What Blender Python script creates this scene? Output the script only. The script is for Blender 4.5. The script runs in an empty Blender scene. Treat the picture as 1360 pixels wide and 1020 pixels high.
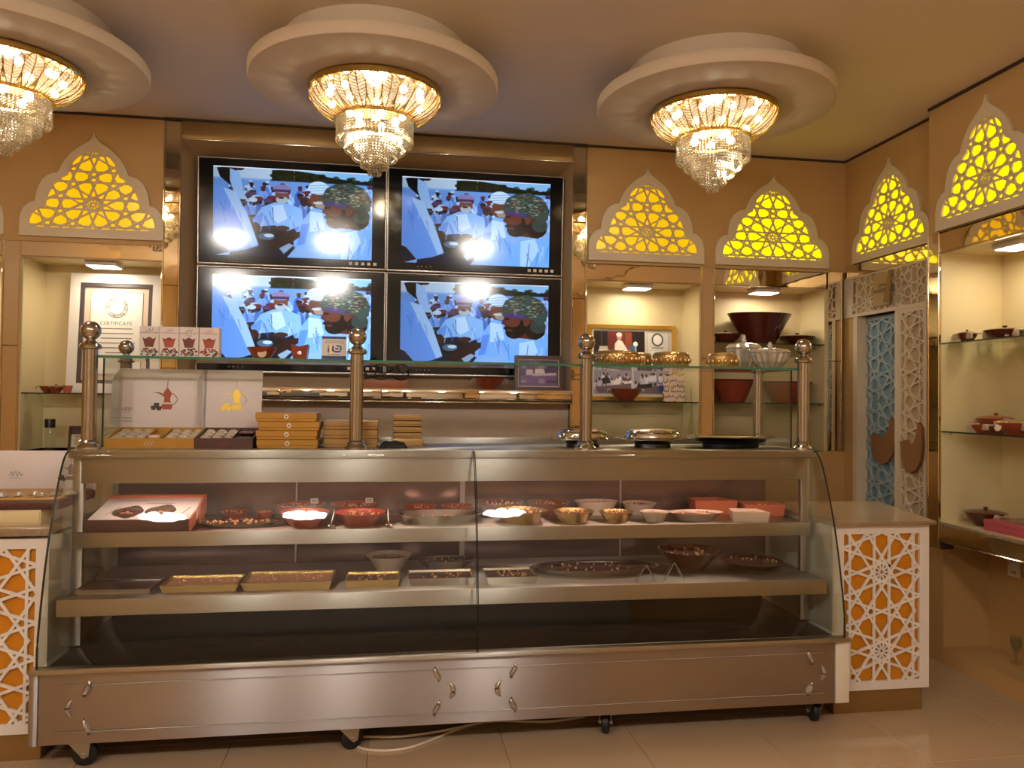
import bpy, bmesh, math, random
import numpy as np
from mathutils import Vector, Matrix
from mathutils.geometry import tessellate_polygon

S = bpy.context.scene
COL = S.collection
R = math.radians
random.seed(7)

# ------------------------------------------------------------------ camera
cam_d = bpy.data.cameras.new('camera')
cam_d.sensor_fit = 'HORIZONTAL'; cam_d.sensor_width = 36.0; cam_d.lens = 1020.0 * 36 / 1360
cam_d.clip_start = 0.05
cam = bpy.data.objects.new('camera', cam_d); COL.objects.link(cam); S.camera = cam
yaw, pitch, roll = R(8.92), R(1.06), R(0.65)
fw = Vector((math.sin(yaw) * math.cos(pitch), math.cos(yaw) * math.cos(pitch), math.sin(pitch)))
r0 = Vector((math.cos(yaw), -math.sin(yaw), 0)); u0 = r0.cross(fw)
rt = r0 * math.cos(roll) + u0 * math.sin(roll); up = u0 * math.cos(roll) - r0 * math.sin(roll)
cam.matrix_world = Matrix(((rt.x, up.x, -fw.x, 0), (rt.y, up.y, -fw.y, 0), (rt.z, up.z, -fw.z, 1.55), (0, 0, 0, 1)))

# ------------------------------------------------------------------ world, exposure
W = bpy.data.worlds.new('world'); S.world = W; W.use_nodes = True
W.node_tree.nodes['Background'].inputs[0].default_value = (1.0, 0.8, 0.58, 1)
W.node_tree.nodes['Background'].inputs[1].default_value = 0.02
S.view_settings.view_transform = 'Standard'; S.view_settings.look = 'None'
S.view_settings.exposure = 0.12; S.view_settings.gamma = 1.0; S.view_settings.use_curve_mapping = False
CY = S.cycles
CY.use_denoising = True; CY.max_bounces = 8; CY.diffuse_bounces = 4; CY.glossy_bounces = 5
CY.transparent_max_bounces = 24; CY.transmission_bounces = 6
CY.sample_clamp_indirect = 4.0; CY.caustics_reflective = False; CY.caustics_refractive = False

WARM = (1.0, 0.80, 0.55)
CHAND_W, REAR_E, NICHE_W, CASE_W = 17.0, 80.0, 2.4, 4.0

# ------------------------------------------------------------------ materials
def lin(c):
    if isinstance(c, str):
        c = [int(c[i:i + 2], 16) / 255 for i in (0, 2, 4)]
    return tuple(x / 12.92 if x <= .04045 else ((x + .055) / 1.055) ** 2.4 for x in c)

def mat(name, c, rough=.5, metal=0., spec=.5, var=0., vscale=6., bump=0., bscale=30., emit=None, estr=0., coat=0., stretch=None, bdist=.01, aniso=0.):
    m = bpy.data.materials.new(name); m.use_nodes = True
    nt = m.node_tree; b = nt.nodes['Principled BSDF']
    col = lin(c)
    b.inputs['Base Color'].default_value = (*col, 1)
    b.inputs['Roughness'].default_value = rough; b.inputs['Metallic'].default_value = metal
    b.inputs['Specular IOR Level'].default_value = spec
    if coat: b.inputs['Coat Weight'].default_value = coat; b.inputs['Coat Roughness'].default_value = .05
    if emit is not None:
        b.inputs['Emission Color'].default_value = (*lin(emit), 1); b.inputs['Emission Strength'].default_value = estr
    if aniso:
        b.inputs['Anisotropic'].default_value = aniso; cx = nt.nodes.new('ShaderNodeCombineXYZ')
        for k, v in enumerate((.03, .05, 1.)): cx.inputs[k].default_value = v
        nt.links.new(cx.outputs[0], b.inputs['Tangent'])
    if var or bump:
        tc = nt.nodes.new('ShaderNodeTexCoord'); mp = nt.nodes.new('ShaderNodeMapping')
        nt.links.new(tc.outputs['Object'], mp.inputs[0])
        if stretch: mp.inputs['Scale'].default_value = stretch
        if var:
            n = nt.nodes.new('ShaderNodeTexNoise'); n.inputs['Scale'].default_value = vscale; n.inputs['Detail'].default_value = 4
            nt.links.new(mp.outputs[0], n.inputs['Vector'])
            mx = nt.nodes.new('ShaderNodeMix'); mx.data_type = 'RGBA'
            mx.inputs['A'].default_value = (*[x * (1 - var) for x in col], 1)
            mx.inputs['B'].default_value = (*[min(1, x * (1 + var)) for x in col], 1)
            nt.links.new(n.outputs['Fac'], mx.inputs['Factor']); nt.links.new(mx.outputs['Result'], b.inputs['Base Color'])
        if bump:
            n2 = nt.nodes.new('ShaderNodeTexNoise'); n2.inputs['Scale'].default_value = bscale; n2.inputs['Detail'].default_value = 2
            nt.links.new(mp.outputs[0], n2.inputs['Vector'])
            bp = nt.nodes.new('ShaderNodeBump'); bp.inputs['Strength'].default_value = bump; bp.inputs['Distance'].default_value = bdist
            nt.links.new(n2.outputs['Fac'], bp.inputs['Height']); nt.links.new(bp.outputs[0], b.inputs['Normal'])
    return m

def glass_mat(name, tint, ior=1.5, rough=0.02, gl=1.0):
    m = bpy.data.materials.new(name); m.use_nodes = True; nt = m.node_tree; nt.nodes.clear()
    o = nt.nodes.new('ShaderNodeOutputMaterial'); mx = nt.nodes.new('ShaderNodeMixShader')
    t = nt.nodes.new('ShaderNodeBsdfTransparent'); t.inputs[0].default_value = (*lin(tint), 1)
    g = nt.nodes.new('ShaderNodeBsdfGlossy'); g.inputs['Color'].default_value = (gl, gl, gl, 1); g.inputs['Roughness'].default_value = rough
    f = nt.nodes.new('ShaderNodeLayerWeight'); f.inputs[0].default_value = .5
    f0 = ((ior - 1) / (ior + 1)) ** 2
    pw = nt.nodes.new('ShaderNodeMath'); pw.operation = 'POWER'; pw.inputs[1].default_value = 5.
    ma = nt.nodes.new('ShaderNodeMath'); ma.operation = 'MULTIPLY_ADD'; ma.inputs[1].default_value = 1 - f0; ma.inputs[2].default_value = f0
    nt.links.new(f.outputs['Facing'], pw.inputs[0]); nt.links.new(pw.outputs[0], ma.inputs[0])
    nt.links.new(ma.outputs[0], mx.inputs[0]); nt.links.new(t.outputs[0], mx.inputs[1]); nt.links.new(g.outputs[0], mx.inputs[2])
    nt.links.new(mx.outputs[0], o.inputs[0]); return m

def crystal_mat(name, tint, ft=.5, fd=.3):
    m = bpy.data.materials.new(name); m.use_nodes = True; nt = m.node_tree; nt.nodes.clear()
    o = nt.nodes.new('ShaderNodeOutputMaterial'); mx = nt.nodes.new('ShaderNodeMixShader'); m2 = nt.nodes.new('ShaderNodeMixShader')
    t = nt.nodes.new('ShaderNodeBsdfTransparent'); g = nt.nodes.new('ShaderNodeBsdfGlossy'); g.inputs['Roughness'].default_value = .12
    d = nt.nodes.new('ShaderNodeBsdfTranslucent'); c = (*lin(tint), 1)
    for n in (t, g, d): n.inputs[0].default_value = c
    mx.inputs[0].default_value = fd; m2.inputs[0].default_value = ft
    nt.links.new(g.outputs[0], mx.inputs[1]); nt.links.new(d.outputs[0], mx.inputs[2])
    nt.links.new(mx.outputs[0], m2.inputs[1]); nt.links.new(t.outputs[0], m2.inputs[2]); nt.links.new(m2.outputs[0], o.inputs[0])
    return m

def attr_mat(name, estr=0., rough=.35, spec=.5):
    m = bpy.data.materials.new(name); m.use_nodes = True; nt = m.node_tree; b = nt.nodes['Principled BSDF']
    a = nt.nodes.new('ShaderNodeAttribute'); a.attribute_name = 'Col'
    b.inputs['Roughness'].default_value = rough; b.inputs['Specular IOR Level'].default_value = spec
    if estr:
        b.inputs['Base Color'].default_value = (0.002, .002, .002, 1)
        nt.links.new(a.outputs['Color'], b.inputs['Emission Color']); b.inputs['Emission Strength'].default_value = estr
    else:
        nt.links.new(a.outputs['Color'], b.inputs['Base Color'])
    return m

M = dict(
    wall=mat('beige_wall_paint', 'be9860', .6, var=.04, vscale=2),
    wallpink=mat('rosy_beige_laminate', 'dcc6b0', .45, var=.04, vscale=2),
    ceil=mat('ceiling_paint', 'ecdcc6', .7, var=.02, vscale=1.5),
    rose=mat('rose_plaster', 'd0bea2', .7, var=.02),
    niche=mat('cream_laminate', 'dcca9c', .42, var=.02),
    tile=mat('polished_tile', 'bda283', .09, var=.06, vscale=2.2, spec=.5),
    grout=mat('tile_grout', '6d5a46', .8),
    gap=mat('dark_shadow_gap', '3a2c1e', .7),
    mirror=mat('bronze_mirror', 'e2d4b4', .03, metal=1., bump=.16, bscale=5),
    mirror2=mat('clear_mirror', 'd9cdb4', .02, metal=1., bump=.08, bscale=4),
    chrome=mat('polished_trim', 'e2d6bc', .08, metal=1.),
    goldframe=mat('brushed_gold_panel', '9a7c4c', .35, metal=.6, var=.05),
    recess=mat('recess_paint', 'a08460', .5),
    steel=mat('brushed_steel', 'b9b4b4', .42, metal=1., var=.03, vscale=3, bump=.12, bscale=2.5, aniso=1.),
    steel2=mat('satin_steel', 'c6c3bd', .40, metal=1., var=.03, bump=.12, bscale=3, aniso=1.),
    post=mat('champagne_steel', 'b8b2a8', .15, metal=1.),
    white=mat('white_lacquer', 'e9e2da', .4),
    arch=mat('cream_lacquer', 'd8c6a8', .5),
    lattice=mat('cream_lattice', 'd3c1a2', .5),
    orange=mat('orange_acrylic', 'c87f12', .3, var=.06, vscale=4),
    yellow=mat('lit_yellow_acrylic', 'f2c500', .25, emit='fff000', estr=1.05),
    amber=mat('lit_amber_acrylic', 'f0b400', .25, emit='ffcc08', estr=.62),
    glass=glass_mat('clear_glass', 'f4f6f2'),
    shelfglass=glass_mat('green_edged_glass', 'eef6f1', 1.5),
    glassedge=mat('green_glass_edge', '3f7a62', .15),
    darkedge=mat('dark_glass_edge', '2b2a22', .25),
    tube=crystal_mat('leaf_glass', 'fff3da', .55, .35),
    crystal=crystal_mat('crystal', 'e6e0d2', .52, .14),
    gold=mat('polished_gold', 'dcbb6c', .2, metal=1.),
    bulb=mat('lamp_bulb', 'ffffff', .4, emit='fff8ee', estr=14),
    bulb2=mat('lamp_bulb_cold', 'ffffff', .4, emit='fff8ef', estr=220),
    led=mat('led_diffuser', 'ffffff', .4, emit='fff6e6', estr=9),
    black=mat('black_plastic', '101012', .3),
    screen=mat('black_screen', '070709', .10, spec=.5),
    silver=mat('silver_plastic', 'b9b4ac', .25, metal=.8),
    deck=mat('black_deck', '17120f', .12, var=.3, vscale=30),
    backdoor=mat('dark_sliding_door', '8c7470', .16, metal=.35, var=.1, vscale=2, bump=.03, bscale=2),
    rubber=mat('black_rubber', '0d0d0f', .55),
    zinc=mat('zinc_plate', 'b9b3a0', .35, metal=.9),
    clay=mat('terracotta_glaze', '8a3a22', .28, var=.12, vscale=9, coat=.3),
    clayred=mat('bright_terracotta', 'b4452c', .32, var=.1, vscale=8, coat=.3),
    claydark=mat('dark_brown_glaze', '4c150f', .18, var=.15, vscale=8, coat=.5),
    coral=mat('coral_board', 'c4694a', .5, var=.05),
    halwa=mat('dark_sweet', '4a2620', .22, var=.35, vscale=20, bump=.3, bscale=40, coat=.5),
    halwared=mat('red_sweet', '8a3d2c', .22, var=.35, vscale=20, bump=.3, bscale=40, coat=.5),
    halwapale=mat('pale_sweet', 'b98468', .3, var=.25, vscale=25, bump=.3, bscale=40),
    nut=mat('nut_pieces', 'd9a878', .5, var=.15, vscale=40),
    cream=mat('cream_ceramic', 'e2c9b4', .25),
    silverdish=mat('silver_plate', 'd5cfc6', .12, metal=1., bump=.05, bscale=60),
    golddish=mat('gilded_glass', 'c8a86c', .2, metal=.75, bump=.35, bscale=90),
    cutcrystal=mat('cut_crystal', 'd8d2c6', .08, metal=.55, bump=.25, bscale=60),
    cardgold=mat('gold_cardboard', 'b5842f', .4, metal=.25, var=.05),
    cardcopper=mat('copper_cardboard', 'b08a54', .35, metal=.4, var=.08),
    cardbrown=mat('brown_cardboard', '4a2319', .45, var=.06),
    cardwhite=mat('white_cardboard', 'e8dedb', .5, var=.02),
    cardpink=mat('pink_cardboard', 'b8545e', .5, var=.05),
    foil=mat('silver_wrapper', 'd2c8b8', .28, metal=.55),
    ink=mat('brown_ink', '6d2b16', .5), inkred=mat('rust_ink', 'a8492a', .5), inkdark=mat('dark_ink', '2a1c18', .5),
    inkgold=mat('gold_ink', 'e0bd48', .3, metal=.4), inkgrey=mat('grey_ink', '77706c', .5), inkblue=mat('navy_ink', '273a78', .5),
    inkwhite=mat('white_ink', 'e8dccb', .5),
    paper=mat('paper', 'ece6dc', .6), papertan=mat('tan_paper', 'b59b68', .6),
    frameblack=mat('dark_frame', '4a4246', .35), framebrown=mat('brown_frame', '3a1d14', .3), framegold=mat('gold_frame', 'c69a3a', .25, metal=.7),
    mat_=mat('photo_mat', 'cdbfa8', .6),
    wood=mat('wood_block', '9a5a34', .45, var=.15, vscale=12, stretch=(1, 8, 8)),
    woodhandle=mat('wood_handle', '8a623c', .5, var=.2, vscale=9),
    bluedoor=mat('blue_door_panel', '74909e', .45, var=.05), bluelat=mat('blue_grey_lattice', '9fb0b4', .5),
    doorpanel=mat('door_backing', 'b59c78', .5),
    teal=mat('teal_wall', '1f7a7e', .6),
    plastic=mat('white_plastic', 'e4dccb', .35),
    cable=mat('white_cable', 'd8ccb6', .4),
    blackcloth=mat('black_cloth', '141210', .8, bump=.5, bscale=60),
    woven=mat('woven_handle', 'b9a58c', .6, bump=.5, bscale=120),
    stone=mat('counter_stone', 'c0a888', .12, var=.1, vscale=20),
    stoneedge=mat('speckled_edge', '8f7a5e', .25, var=.35, vscale=60),
    casetube=mat('warm_lamp_or_fill_tube', 'ffffff', .4, emit='ffd8c4', estr=3.),
    pic=attr_mat('picture_print', 0, .3), tvpic=attr_mat('screen_picture', .95, .10), tvpic2=attr_mat('bright_screen_picture', 1.45, .10),
)

# ------------------------------------------------------------------ mesh builder
class MB:
    def __init__(s): s.v = []; s.f = []
    def add(s, v, f, T=None):
        b = len(s.v)
        s.v += [tuple(T @ Vector(p)) for p in v] if T is not None else [tuple(p) for p in v]
        s.f += [tuple(i + b for i in q) for q in f]; return s
    def box(s, x0, x1, y0, y1, z0, z1, T=None):
        v = [(x, y, z) for x in (x0, x1) for y in (y0, y1) for z in (z0, z1)]
        return s.add(v, [(0, 1, 3, 2), (4, 6, 7, 5), (0, 4, 5, 1), (2, 3, 7, 6), (0, 2, 6, 4), (1, 5, 7, 3)], T)
    def rbox(s, x0, x1, y0, y1, z0, z1, b=.004, seg=2, T=None):
        bm = bmesh.new(); bmesh.ops.create_cube(bm, size=1)
        for v in bm.verts:
            v.co = ((x0 + x1) / 2 + v.co.x * (x1 - x0), (y0 + y1) / 2 + v.co.y * (y1 - y0), (z0 + z1) / 2 + v.co.z * (z1 - z0))
        bmesh.ops.bevel(bm, geom=bm.edges[:], offset=b, segments=seg, profile=.5, affect='EDGES')
        bm.verts.index_update()
        s.add([v.co[:] for v in bm.verts], [[v.index for v in f.verts] for f in bm.faces], T); bm.free(); return s
    def lathe(s, prof, n=32, sx=1., sy=1., T=None, flute=0., cap=False):
        v = []; f = []
        for (r, z) in prof:
            for i in range(n):
                a = 2 * math.pi * i / n; k = r * (1 - flute * (i % 2))
                v.append((k * math.cos(a) * sx, k * math.sin(a) * sy, z))
        for j in range(len(prof) - 1):
            for i in range(n):
                a = j * n + i; b = j * n + (i + 1) % n
                f.append((a, b, b + n, a + n))
        if cap:
            f.append(tuple(range(n))[::-1]); m = (len(prof) - 1) * n; f.append(tuple(range(m, m + n)))
        return s.add(v, f, T)
    def tube(s, path, r, n=6, closed=False, T=None):
        P = [Vector(p) for p in path]; v = []; f = []; m = len(P)
        for i, p in enumerate(P):
            a = P[(i - 1) % m] if (i or closed) else p; b = P[(i + 1) % m] if (i < m - 1 or closed) else p
            d = (b - a).normalized() if (b - a).length > 1e-9 else Vector((0, 0, 1))
            u = d.cross(Vector((0, 0, 1)));  u = u.normalized() if u.length > .1 else d.cross(Vector((1, 0, 0))).normalized()
            w = d.cross(u)
            rr = r[i] if isinstance(r, (list, tuple)) else r
            for k in range(n):
                t = 2 * math.pi * k / n; v.append(p + u * math.cos(t) * rr + w * math.sin(t) * rr)
        for i in range(m if closed else m - 1):
            for k in range(n):
                a = i * n + k; b = i * n + (k + 1) % n; c = ((i + 1) % m) * n
                f.append((a, b, c + (k + 1) % n, c + k))
        if not closed: f.append(tuple(range(n))[::-1]); f.append(tuple(range((m - 1) * n, m * n)))
        return s.add(v, f, T)
    def prism(s, poly, y0, y1, hole=None, T=None):
        loops = [poly] + ([hole] if hole else []); allp = [p for l in loops for p in l]; n = len(allp)
        tris = tessellate_polygon([[Vector((x, z, 0)) for x, z in l] for l in loops])
        v = [(x, y0, z) for x, z in allp] + [(x, y1, z) for x, z in allp]
        f = [tuple(t) for t in tris] + [tuple(i + n for i in t) for t in tris]; b = 0
        for l in loops:
            for i in range(len(l)):
                a, c = b + i, b + (i + 1) % len(l); f.append((a, c, c + n, a + n))
            b += len(l)
        return s.add(v, f, T)
    def flat(s, poly, y=0., T=None):
        tris = tessellate_polygon([[Vector((x, z, 0)) for x, z in poly]])
        return s.add([(x, y, z) for x, z in poly], [tuple(t) for t in tris], T)
    def sphere(s, c, r, n=16, m=8, sz=1., T=None):
        prof = [(r * math.sin(math.pi * j / m) + 1e-5, c[2] - r * sz * math.cos(math.pi * j / m)) for j in range(m + 1)]
        t = Matrix.Translation((c[0], c[1], 0)); return s.lathe(prof, n, T=(T @ t) if T is not None else t)
    def mesh(s, name, m, smooth=True, ang=35):
        me = bpy.data.meshes.new(name); me.from_pydata(s.v, [], s.f); me.validate()
        bm = bmesh.new(); bm.from_mesh(me); bmesh.ops.recalc_face_normals(bm, faces=bm.faces[:]); bm.to_mesh(me); bm.free()
        if m is not None: me.materials.append(m)
        if smooth:
            me.shade_smooth()
            me.set_sharp_from_angle(angle=R(ang))
        return me

def B(*a, **k): return MB().box(*a, **k)
def mk(name, me, parent=None, loc=(0, 0, 0), rot=(0, 0, 0)):
    o = bpy.data.objects.new(name, me); COL.objects.link(o); o.location = loc; o.rotation_euler = rot
    if parent: o.parent = parent
    return o
def tag(o, label, cat, group=None, kind=None):
    if label: o['label'] = label
    if cat: o['category'] = cat
    if group: o['group'] = group
    if kind: o['kind'] = kind
    return o
def thing(name, label, cat, loc=(0, 0, 0), rz=0., group=None):
    o = bpy.data.objects.new(name, None); o.empty_display_size = .05; COL.objects.link(o); o.location = loc; o.rotation_euler = (0, 0, rz)
    return tag(o, label, cat, group)
def part(name, mb, m, parent, loc=(0, 0, 0), rot=(0, 0, 0), label=None, kind=None, world=None, smooth=True):
    if world is not None:
        mb.v = [(p[0] - world[0], p[1] - world[1], p[2] - world[2]) for p in mb.v]
    o = mk(name, mb.mesh(name, m, smooth), parent, loc, rot)
    if label: o['label'] = label
    if kind: o['kind'] = kind
    return o
def solo(name, label, cat, mb, m, loc=(0, 0, 0), rot=(0, 0, 0), group=None, kind=None):
    return tag(mk(name, mb.mesh(name, m), None, loc, rot), label, cat, group, kind)
def struct(name, mb, m, label=None):
    o = mk(name, mb.mesh(name, m)); o['kind'] = 'structure'
    if label: o['label'] = label
    return o
def copy_tree(o, parent=None):
    c = o.copy(); COL.objects.link(c)
    if parent: c.parent = parent
    for ch in list(o.children): copy_tree(ch, c)
    return c
def dup(o, loc, rz=None, label=None, group=None):
    c = copy_tree(o); c.location = loc
    if rz is not None: c.rotation_euler = (0, 0, rz)
    if label: c['label'] = label
    if group: c['group'] = group
    return c
def lamp(name, kind, loc, power, color=WARM, size=.1, rot=(0, 0, 0), parent=None, spread=None):
    l = bpy.data.lights.new(name, kind); l.energy = power; l.color = color
    if kind == 'POINT': l.shadow_soft_size = size
    if kind == 'AREA':
        l.shape = 'RECTANGLE'; l.size, l.size_y = size if isinstance(size, tuple) else (size, size)
        if spread: l.spread = spread
    o = bpy.data.objects.new(name, l); COL.objects.link(o); o.location = loc; o.rotation_euler = rot
    if parent: o.parent = parent
    return o

# Arabic joining: presentation forms, written right to left
AR = {'ا': 'FE8D FE8E', 'ب': 'FE8F FE90 FE91 FE92', 'ر': 'FEAD FEAE', 'غ': 'FECD FECE FECF FED0', 'ف': 'FED1 FED2 FED3 FED4', 'ل': 'FEDD FEDE FEDF FEE0',
      'ي': 'FEF1 FEF2 FEF3 FEF4', 'و': 'FEED FEEE', 'د': 'FEA9 FEAA', 'ح': 'FEA1 FEA2 FEA3 FEA4', 'م': 'FEE1 FEE2 FEE3 FEE4', 'ه': 'FEE9 FEEA FEEB FEEC',
      'ك': 'FED9 FEDA FEDB FEDC', 'ن': 'FEE5 FEE6 FEE7 FEE8', 'ص': 'FEB9 FEBA FEBB FEBC', 'ع': 'FEC9 FECA FECB FECC', 'خ': 'FEA5 FEA6 FEA7 FEA8', 'ج': 'FE9D FE9E FE9F FEA0'}
def arabic(t):
    out = []
    for w in t.split(' '):
        g = []; prev = False
        for i, ch in enumerate(w):
            fm = AR[ch].split(); nxt = i < len(w) - 1; dual = len(fm) == 4
            k = (3 if (nxt and dual) else 1) if prev else (2 if (nxt and dual) else 0)
            g.append(chr(int(fm[k], 16))); prev = dual
        out.append(''.join(g))
    return ' '.join(out)[::-1]
def text_mb(t, size, align='CENTER', T=None, bold=0.):
    c = bpy.data.curves.new('lettering', 'FONT'); c.body = t; c.size = size; c.align_x = align; c.align_y = 'CENTER'; c.resolution_u = 3; c.offset = bold * size
    o = bpy.data.objects.new('lettering', c); COL.objects.link(o)
    me = bpy.data.meshes.new_from_object(o)
    mb = MB().add([(v.co.x, 0, v.co.y) for v in me.vertices], [tuple(p.vertices) for p in me.polygons], T)
    bpy.data.objects.remove(o); bpy.data.curves.remove(c); bpy.data.meshes.remove(me); return mb

# ------------------------------------------------------------------ raster painter (flat print, as vertex colour)
class Paint:
    def __init__(s, w, h, bg):
        s.w, s.h = w, h; s.a = np.zeros((h * 2, w * 2, 3)); s.a[:] = lin(bg)
        yy, xx = np.mgrid[0:h * 2, 0:w * 2]; s.X = (xx + .5) / (w * 2); s.Y = (yy + .5) / (h * 2)
    def _put(s, m, c, al=1.):
        s.a[m] = s.a[m] * (1 - al) + np.array(lin(c)) * al
    def ell(s, cx, cy, rx, ry, c, al=1.): s._put(((s.X - cx) / rx) ** 2 + ((s.Y - cy) / ry) ** 2 < 1, c, al); return s
    def rect(s, x0, y0, x1, y1, c, al=1.): s._put((s.X > x0) & (s.X < x1) & (s.Y > y0) & (s.Y < y1), c, al); return s
    def poly(s, pts, c, al=1.):
        m = np.zeros(s.X.shape, bool); n = len(pts)
        for i in range(n):
            (x0, y0), (x1, y1) = pts[i], pts[(i + 1) % n]
            if y0 == y1: continue
            m ^= ((s.Y >= min(y0, y1)) & (s.Y < max(y0, y1))) & (s.X < x0 + (s.Y - y0) * (x1 - x0) / (y1 - y0))
        s._put(m, c, al); return s
    def noise(s, amt, seed=1):
        g = np.random.RandomState(seed); s.a *= 1 + amt * (g.rand(*s.a.shape[:2], 1) - .5); return s
    def mesh(s, name, W, H, m, y=0.):
        a = s.a.reshape(s.h, 2, s.w, 2, 3).mean((1, 3)); w, h = s.w, s.h
        gx = np.linspace(0, W, w + 1); gz = np.linspace(H, 0, h + 1)
        X, Z = np.meshgrid(gx, gz); co = np.stack([X, np.full_like(X, y), Z], -1).reshape(-1, 3)
        i = np.arange(w * h); r, c = i // w, i % w; p = r * (w + 1) + c
        F = np.stack([p, p + w + 1, p + w + 2, p + 1], 1)
        me = bpy.data.meshes.new(name); me.from_pydata(co.tolist(), [], F.tolist()); me.materials.append(m)
        at = me.color_attributes.new('Col', 'FLOAT_COLOR', 'CORNER')
        col = np.ones((w * h, 4, 4)); col[:, :, :3] = a.reshape(-1, 1, 3); at.data.foreach_set('color', col.astype(np.float32).ravel())
        return me

# ------------------------------------------------------------------ ten-fold star lattice
def girih():
    r, pc, pr_ = 1.5388, 2.227, .6882; seg = []
    P = lambda rad, d: (rad * math.cos(R(d)), rad * math.sin(R(d)))
    for k in range(10):
        a = 18 + 36 * k
        seg.append((P(r, a), P(r, a + 144)))
        seg.append((P(.15, a), P(.15, a + 36))); seg.append((P(.15, a), P(.4755, a)))
        c = P(pc, a); t = [(c[0] + pr_ * math.cos(R(a + 180 + 72 * j)), c[1] + pr_ * math.sin(R(a + 180 + 72 * j))) for j in range(5)]
        for j in range(5): seg.append((t[j], t[(j + 2) % 5]))
    for sy in (-1, 1):
        for sx in (-1, 1):
            seg.append(((sx * 1.963, sy * 2.015), (sx * 2.118, sy * 2.015))); seg.append(((sx * 1.963, sy * 2.015), (sx * 2.118, sy * 2.128)))
    A, Bb = 2.118, 2.49; box = [(-A, -Bb), (A, -Bb), (A, Bb), (-A, Bb)]; out = []
    for s in seg: out += clip(s, box)
    return out
def inside(p, poly):
    c = False; n = len(poly)
    for i in range(n):
        (x0, y0), (x1, y1) = poly[i], poly[i - 1]
        if (y0 > p[1]) != (y1 > p[1]) and p[0] < x0 + (p[1] - y0) * (x1 - x0) / (y1 - y0): c = not c
    return c
def clip(sg, poly):
    (ax, ay), (bx, by) = sg; dx, dy = bx - ax, by - ay; ts = [0., 1.]
    for i in range(len(poly)):
        (cx, cy), (ex, ey) = poly[i - 1], poly[i]; ux, uy = ex - cx, ey - cy; d = dx * uy - dy * ux
        if abs(d) < 1e-9: continue
        t = ((cx - ax) * uy - (cy - ay) * ux) / d; u = ((cx - ax) * dy - (cy - ay) * dx) / d
        if 0 < t < 1 and -1e-6 <= u <= 1 + 1e-6: ts.append(t)
    ts.sort(); out = []
    for t0, t1 in zip(ts, ts[1:]):
        if t1 - t0 < 1e-4: continue
        tm = (t0 + t1) / 2
        if inside((ax + dx * tm, ay + dy * tm), poly): out.append(((ax + dx * t0, ay + dy * t0), (ax + dx * t1, ay + dy * t1)))
    return out
GIRIH = girih()
def lattice(poly, cx, cz, ux, uz, w, y0, y1, vertical=False):
    """star lattice strips inside poly (x, z); rosette centre at (cx, cz)"""
    mb = MB(); xs = [p[0] for p in poly]; zs = [p[1] for p in poly]
    pa, pb = (4.98, 4.236) if vertical else (4.236, 4.98)
    for i in range(math.floor((min(xs) - cx) / ux / pa - .5), math.ceil((max(xs) - cx) / ux / pa + .5) + 1):
        for j in range(math.floor((min(zs) - cz) / uz / pb - .5), math.ceil((max(zs) - cz) / uz / pb + .5) + 1):
            for a, b in GIRIH:
                fine = max(math.hypot(*a), math.hypot(*b)) < .5
                if vertical: a, b = (a[1], a[0]), (b[1], b[0])
                a = (cx + (a[0] + i * pa) * ux, cz + (a[1] + j * pb) * uz); b = (cx + (b[0] + i * pa) * ux, cz + (b[1] + j * pb) * uz)
                for p, q in clip((a, b), poly):
                    d = Vector((q[0] - p[0], q[1] - p[1])); L = d.length
                    if L < .002: continue
                    d /= L; n = Vector((-d.y, d.x)) * w / 2 * (.62 if fine else 1); e = d * w * .3
                    c4 = [(p[0] - e.x + n.x, p[1] - e.y + n.y), (q[0] + e.x + n.x, q[1] + e.y + n.y), (q[0] + e.x - n.x, q[1] + e.y - n.y), (p[0] - e.x - n.x, p[1] - e.y - n.y)]
                    jt = (len(mb.f) % 61) * 1.6e-5; v = [(x, y0 + jt, z) for x, z in c4] + [(x, y1, z) for x, z in c4]
                    mb.add(v, [(0, 1, 2, 3), (0, 4, 5, 1), (1, 5, 6, 2), (2, 6, 7, 3), (3, 7, 4, 0)])
    return mb

# ================================================================== STRUCTURE
CEIL = 3.31
fl = struct('floor', B(-3.4, 4.2, -3.3, 5.7, -.06, -.004), M['grout'])
tile_me = MB().rbox(-.299, .299, -.299, .299, -.02, 0, .0015, 1).mesh('tile', M['tile'], False)
for i in range(-6, 7):
    for j in range(0, 15):
        mk('tile', tile_me, fl, (.22 + .6 * i, -2.68 + .6 * j, 0))
struct('ceiling', B(-3.4, 4.2, -3.3, 5.7, CEIL, CEIL + .1), M['ceil'])
wb = MB()
wb.box(-3.4, -1.45, 5.15, 5.6, 2.49, CEIL); wb.box(1.318, 3.26, 5.15, 5.6, 2.49, CEIL)
wb.box(-3.4, -1.45, 5.15, 5.6, 0, 1.19); wb.box(1.318, 3.4, 5.15, 5.6, 0, 1.19)
wb.box(-3.4, 4.2, 5.6, 5.7, 0, CEIL)
struct('wall_back', wb, M['wall'])
struct('wall_recess', B(-1.345, 1.213, 5.30, 5.36, 1.2, 3.3), M['recess'])
struct('wall_counterfront', B(-1.345, 1.213, 5.19, 5.30, 0, 1.519), M['wallpink'])
struct('wall_left', B(-3.5, -3.4, -3.3, 5.7, 0, CEIL), M['wall'])
struct('wall_front', B(-3.4, 4.2, -3.4, -3.3, 0, CEIL), mat('pale_wall_paint', 'd6cec6', .6))
wr = MB()
wr.box(3.26, 3.36, 4.13, 5.15, 2.53, CEIL); wr.box(3.26, 3.36, 5.03, 5.6, 0, 2.53)
wr.box(3.16, 3.30, -3.3, 4.13, 2.55, CEIL); wr.box(3.16, 3.30, -3.3, 3.20, 0, 2.55); wr.box(3.264, 3.30, 4.142, 4.29, 0, 2.53)
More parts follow.
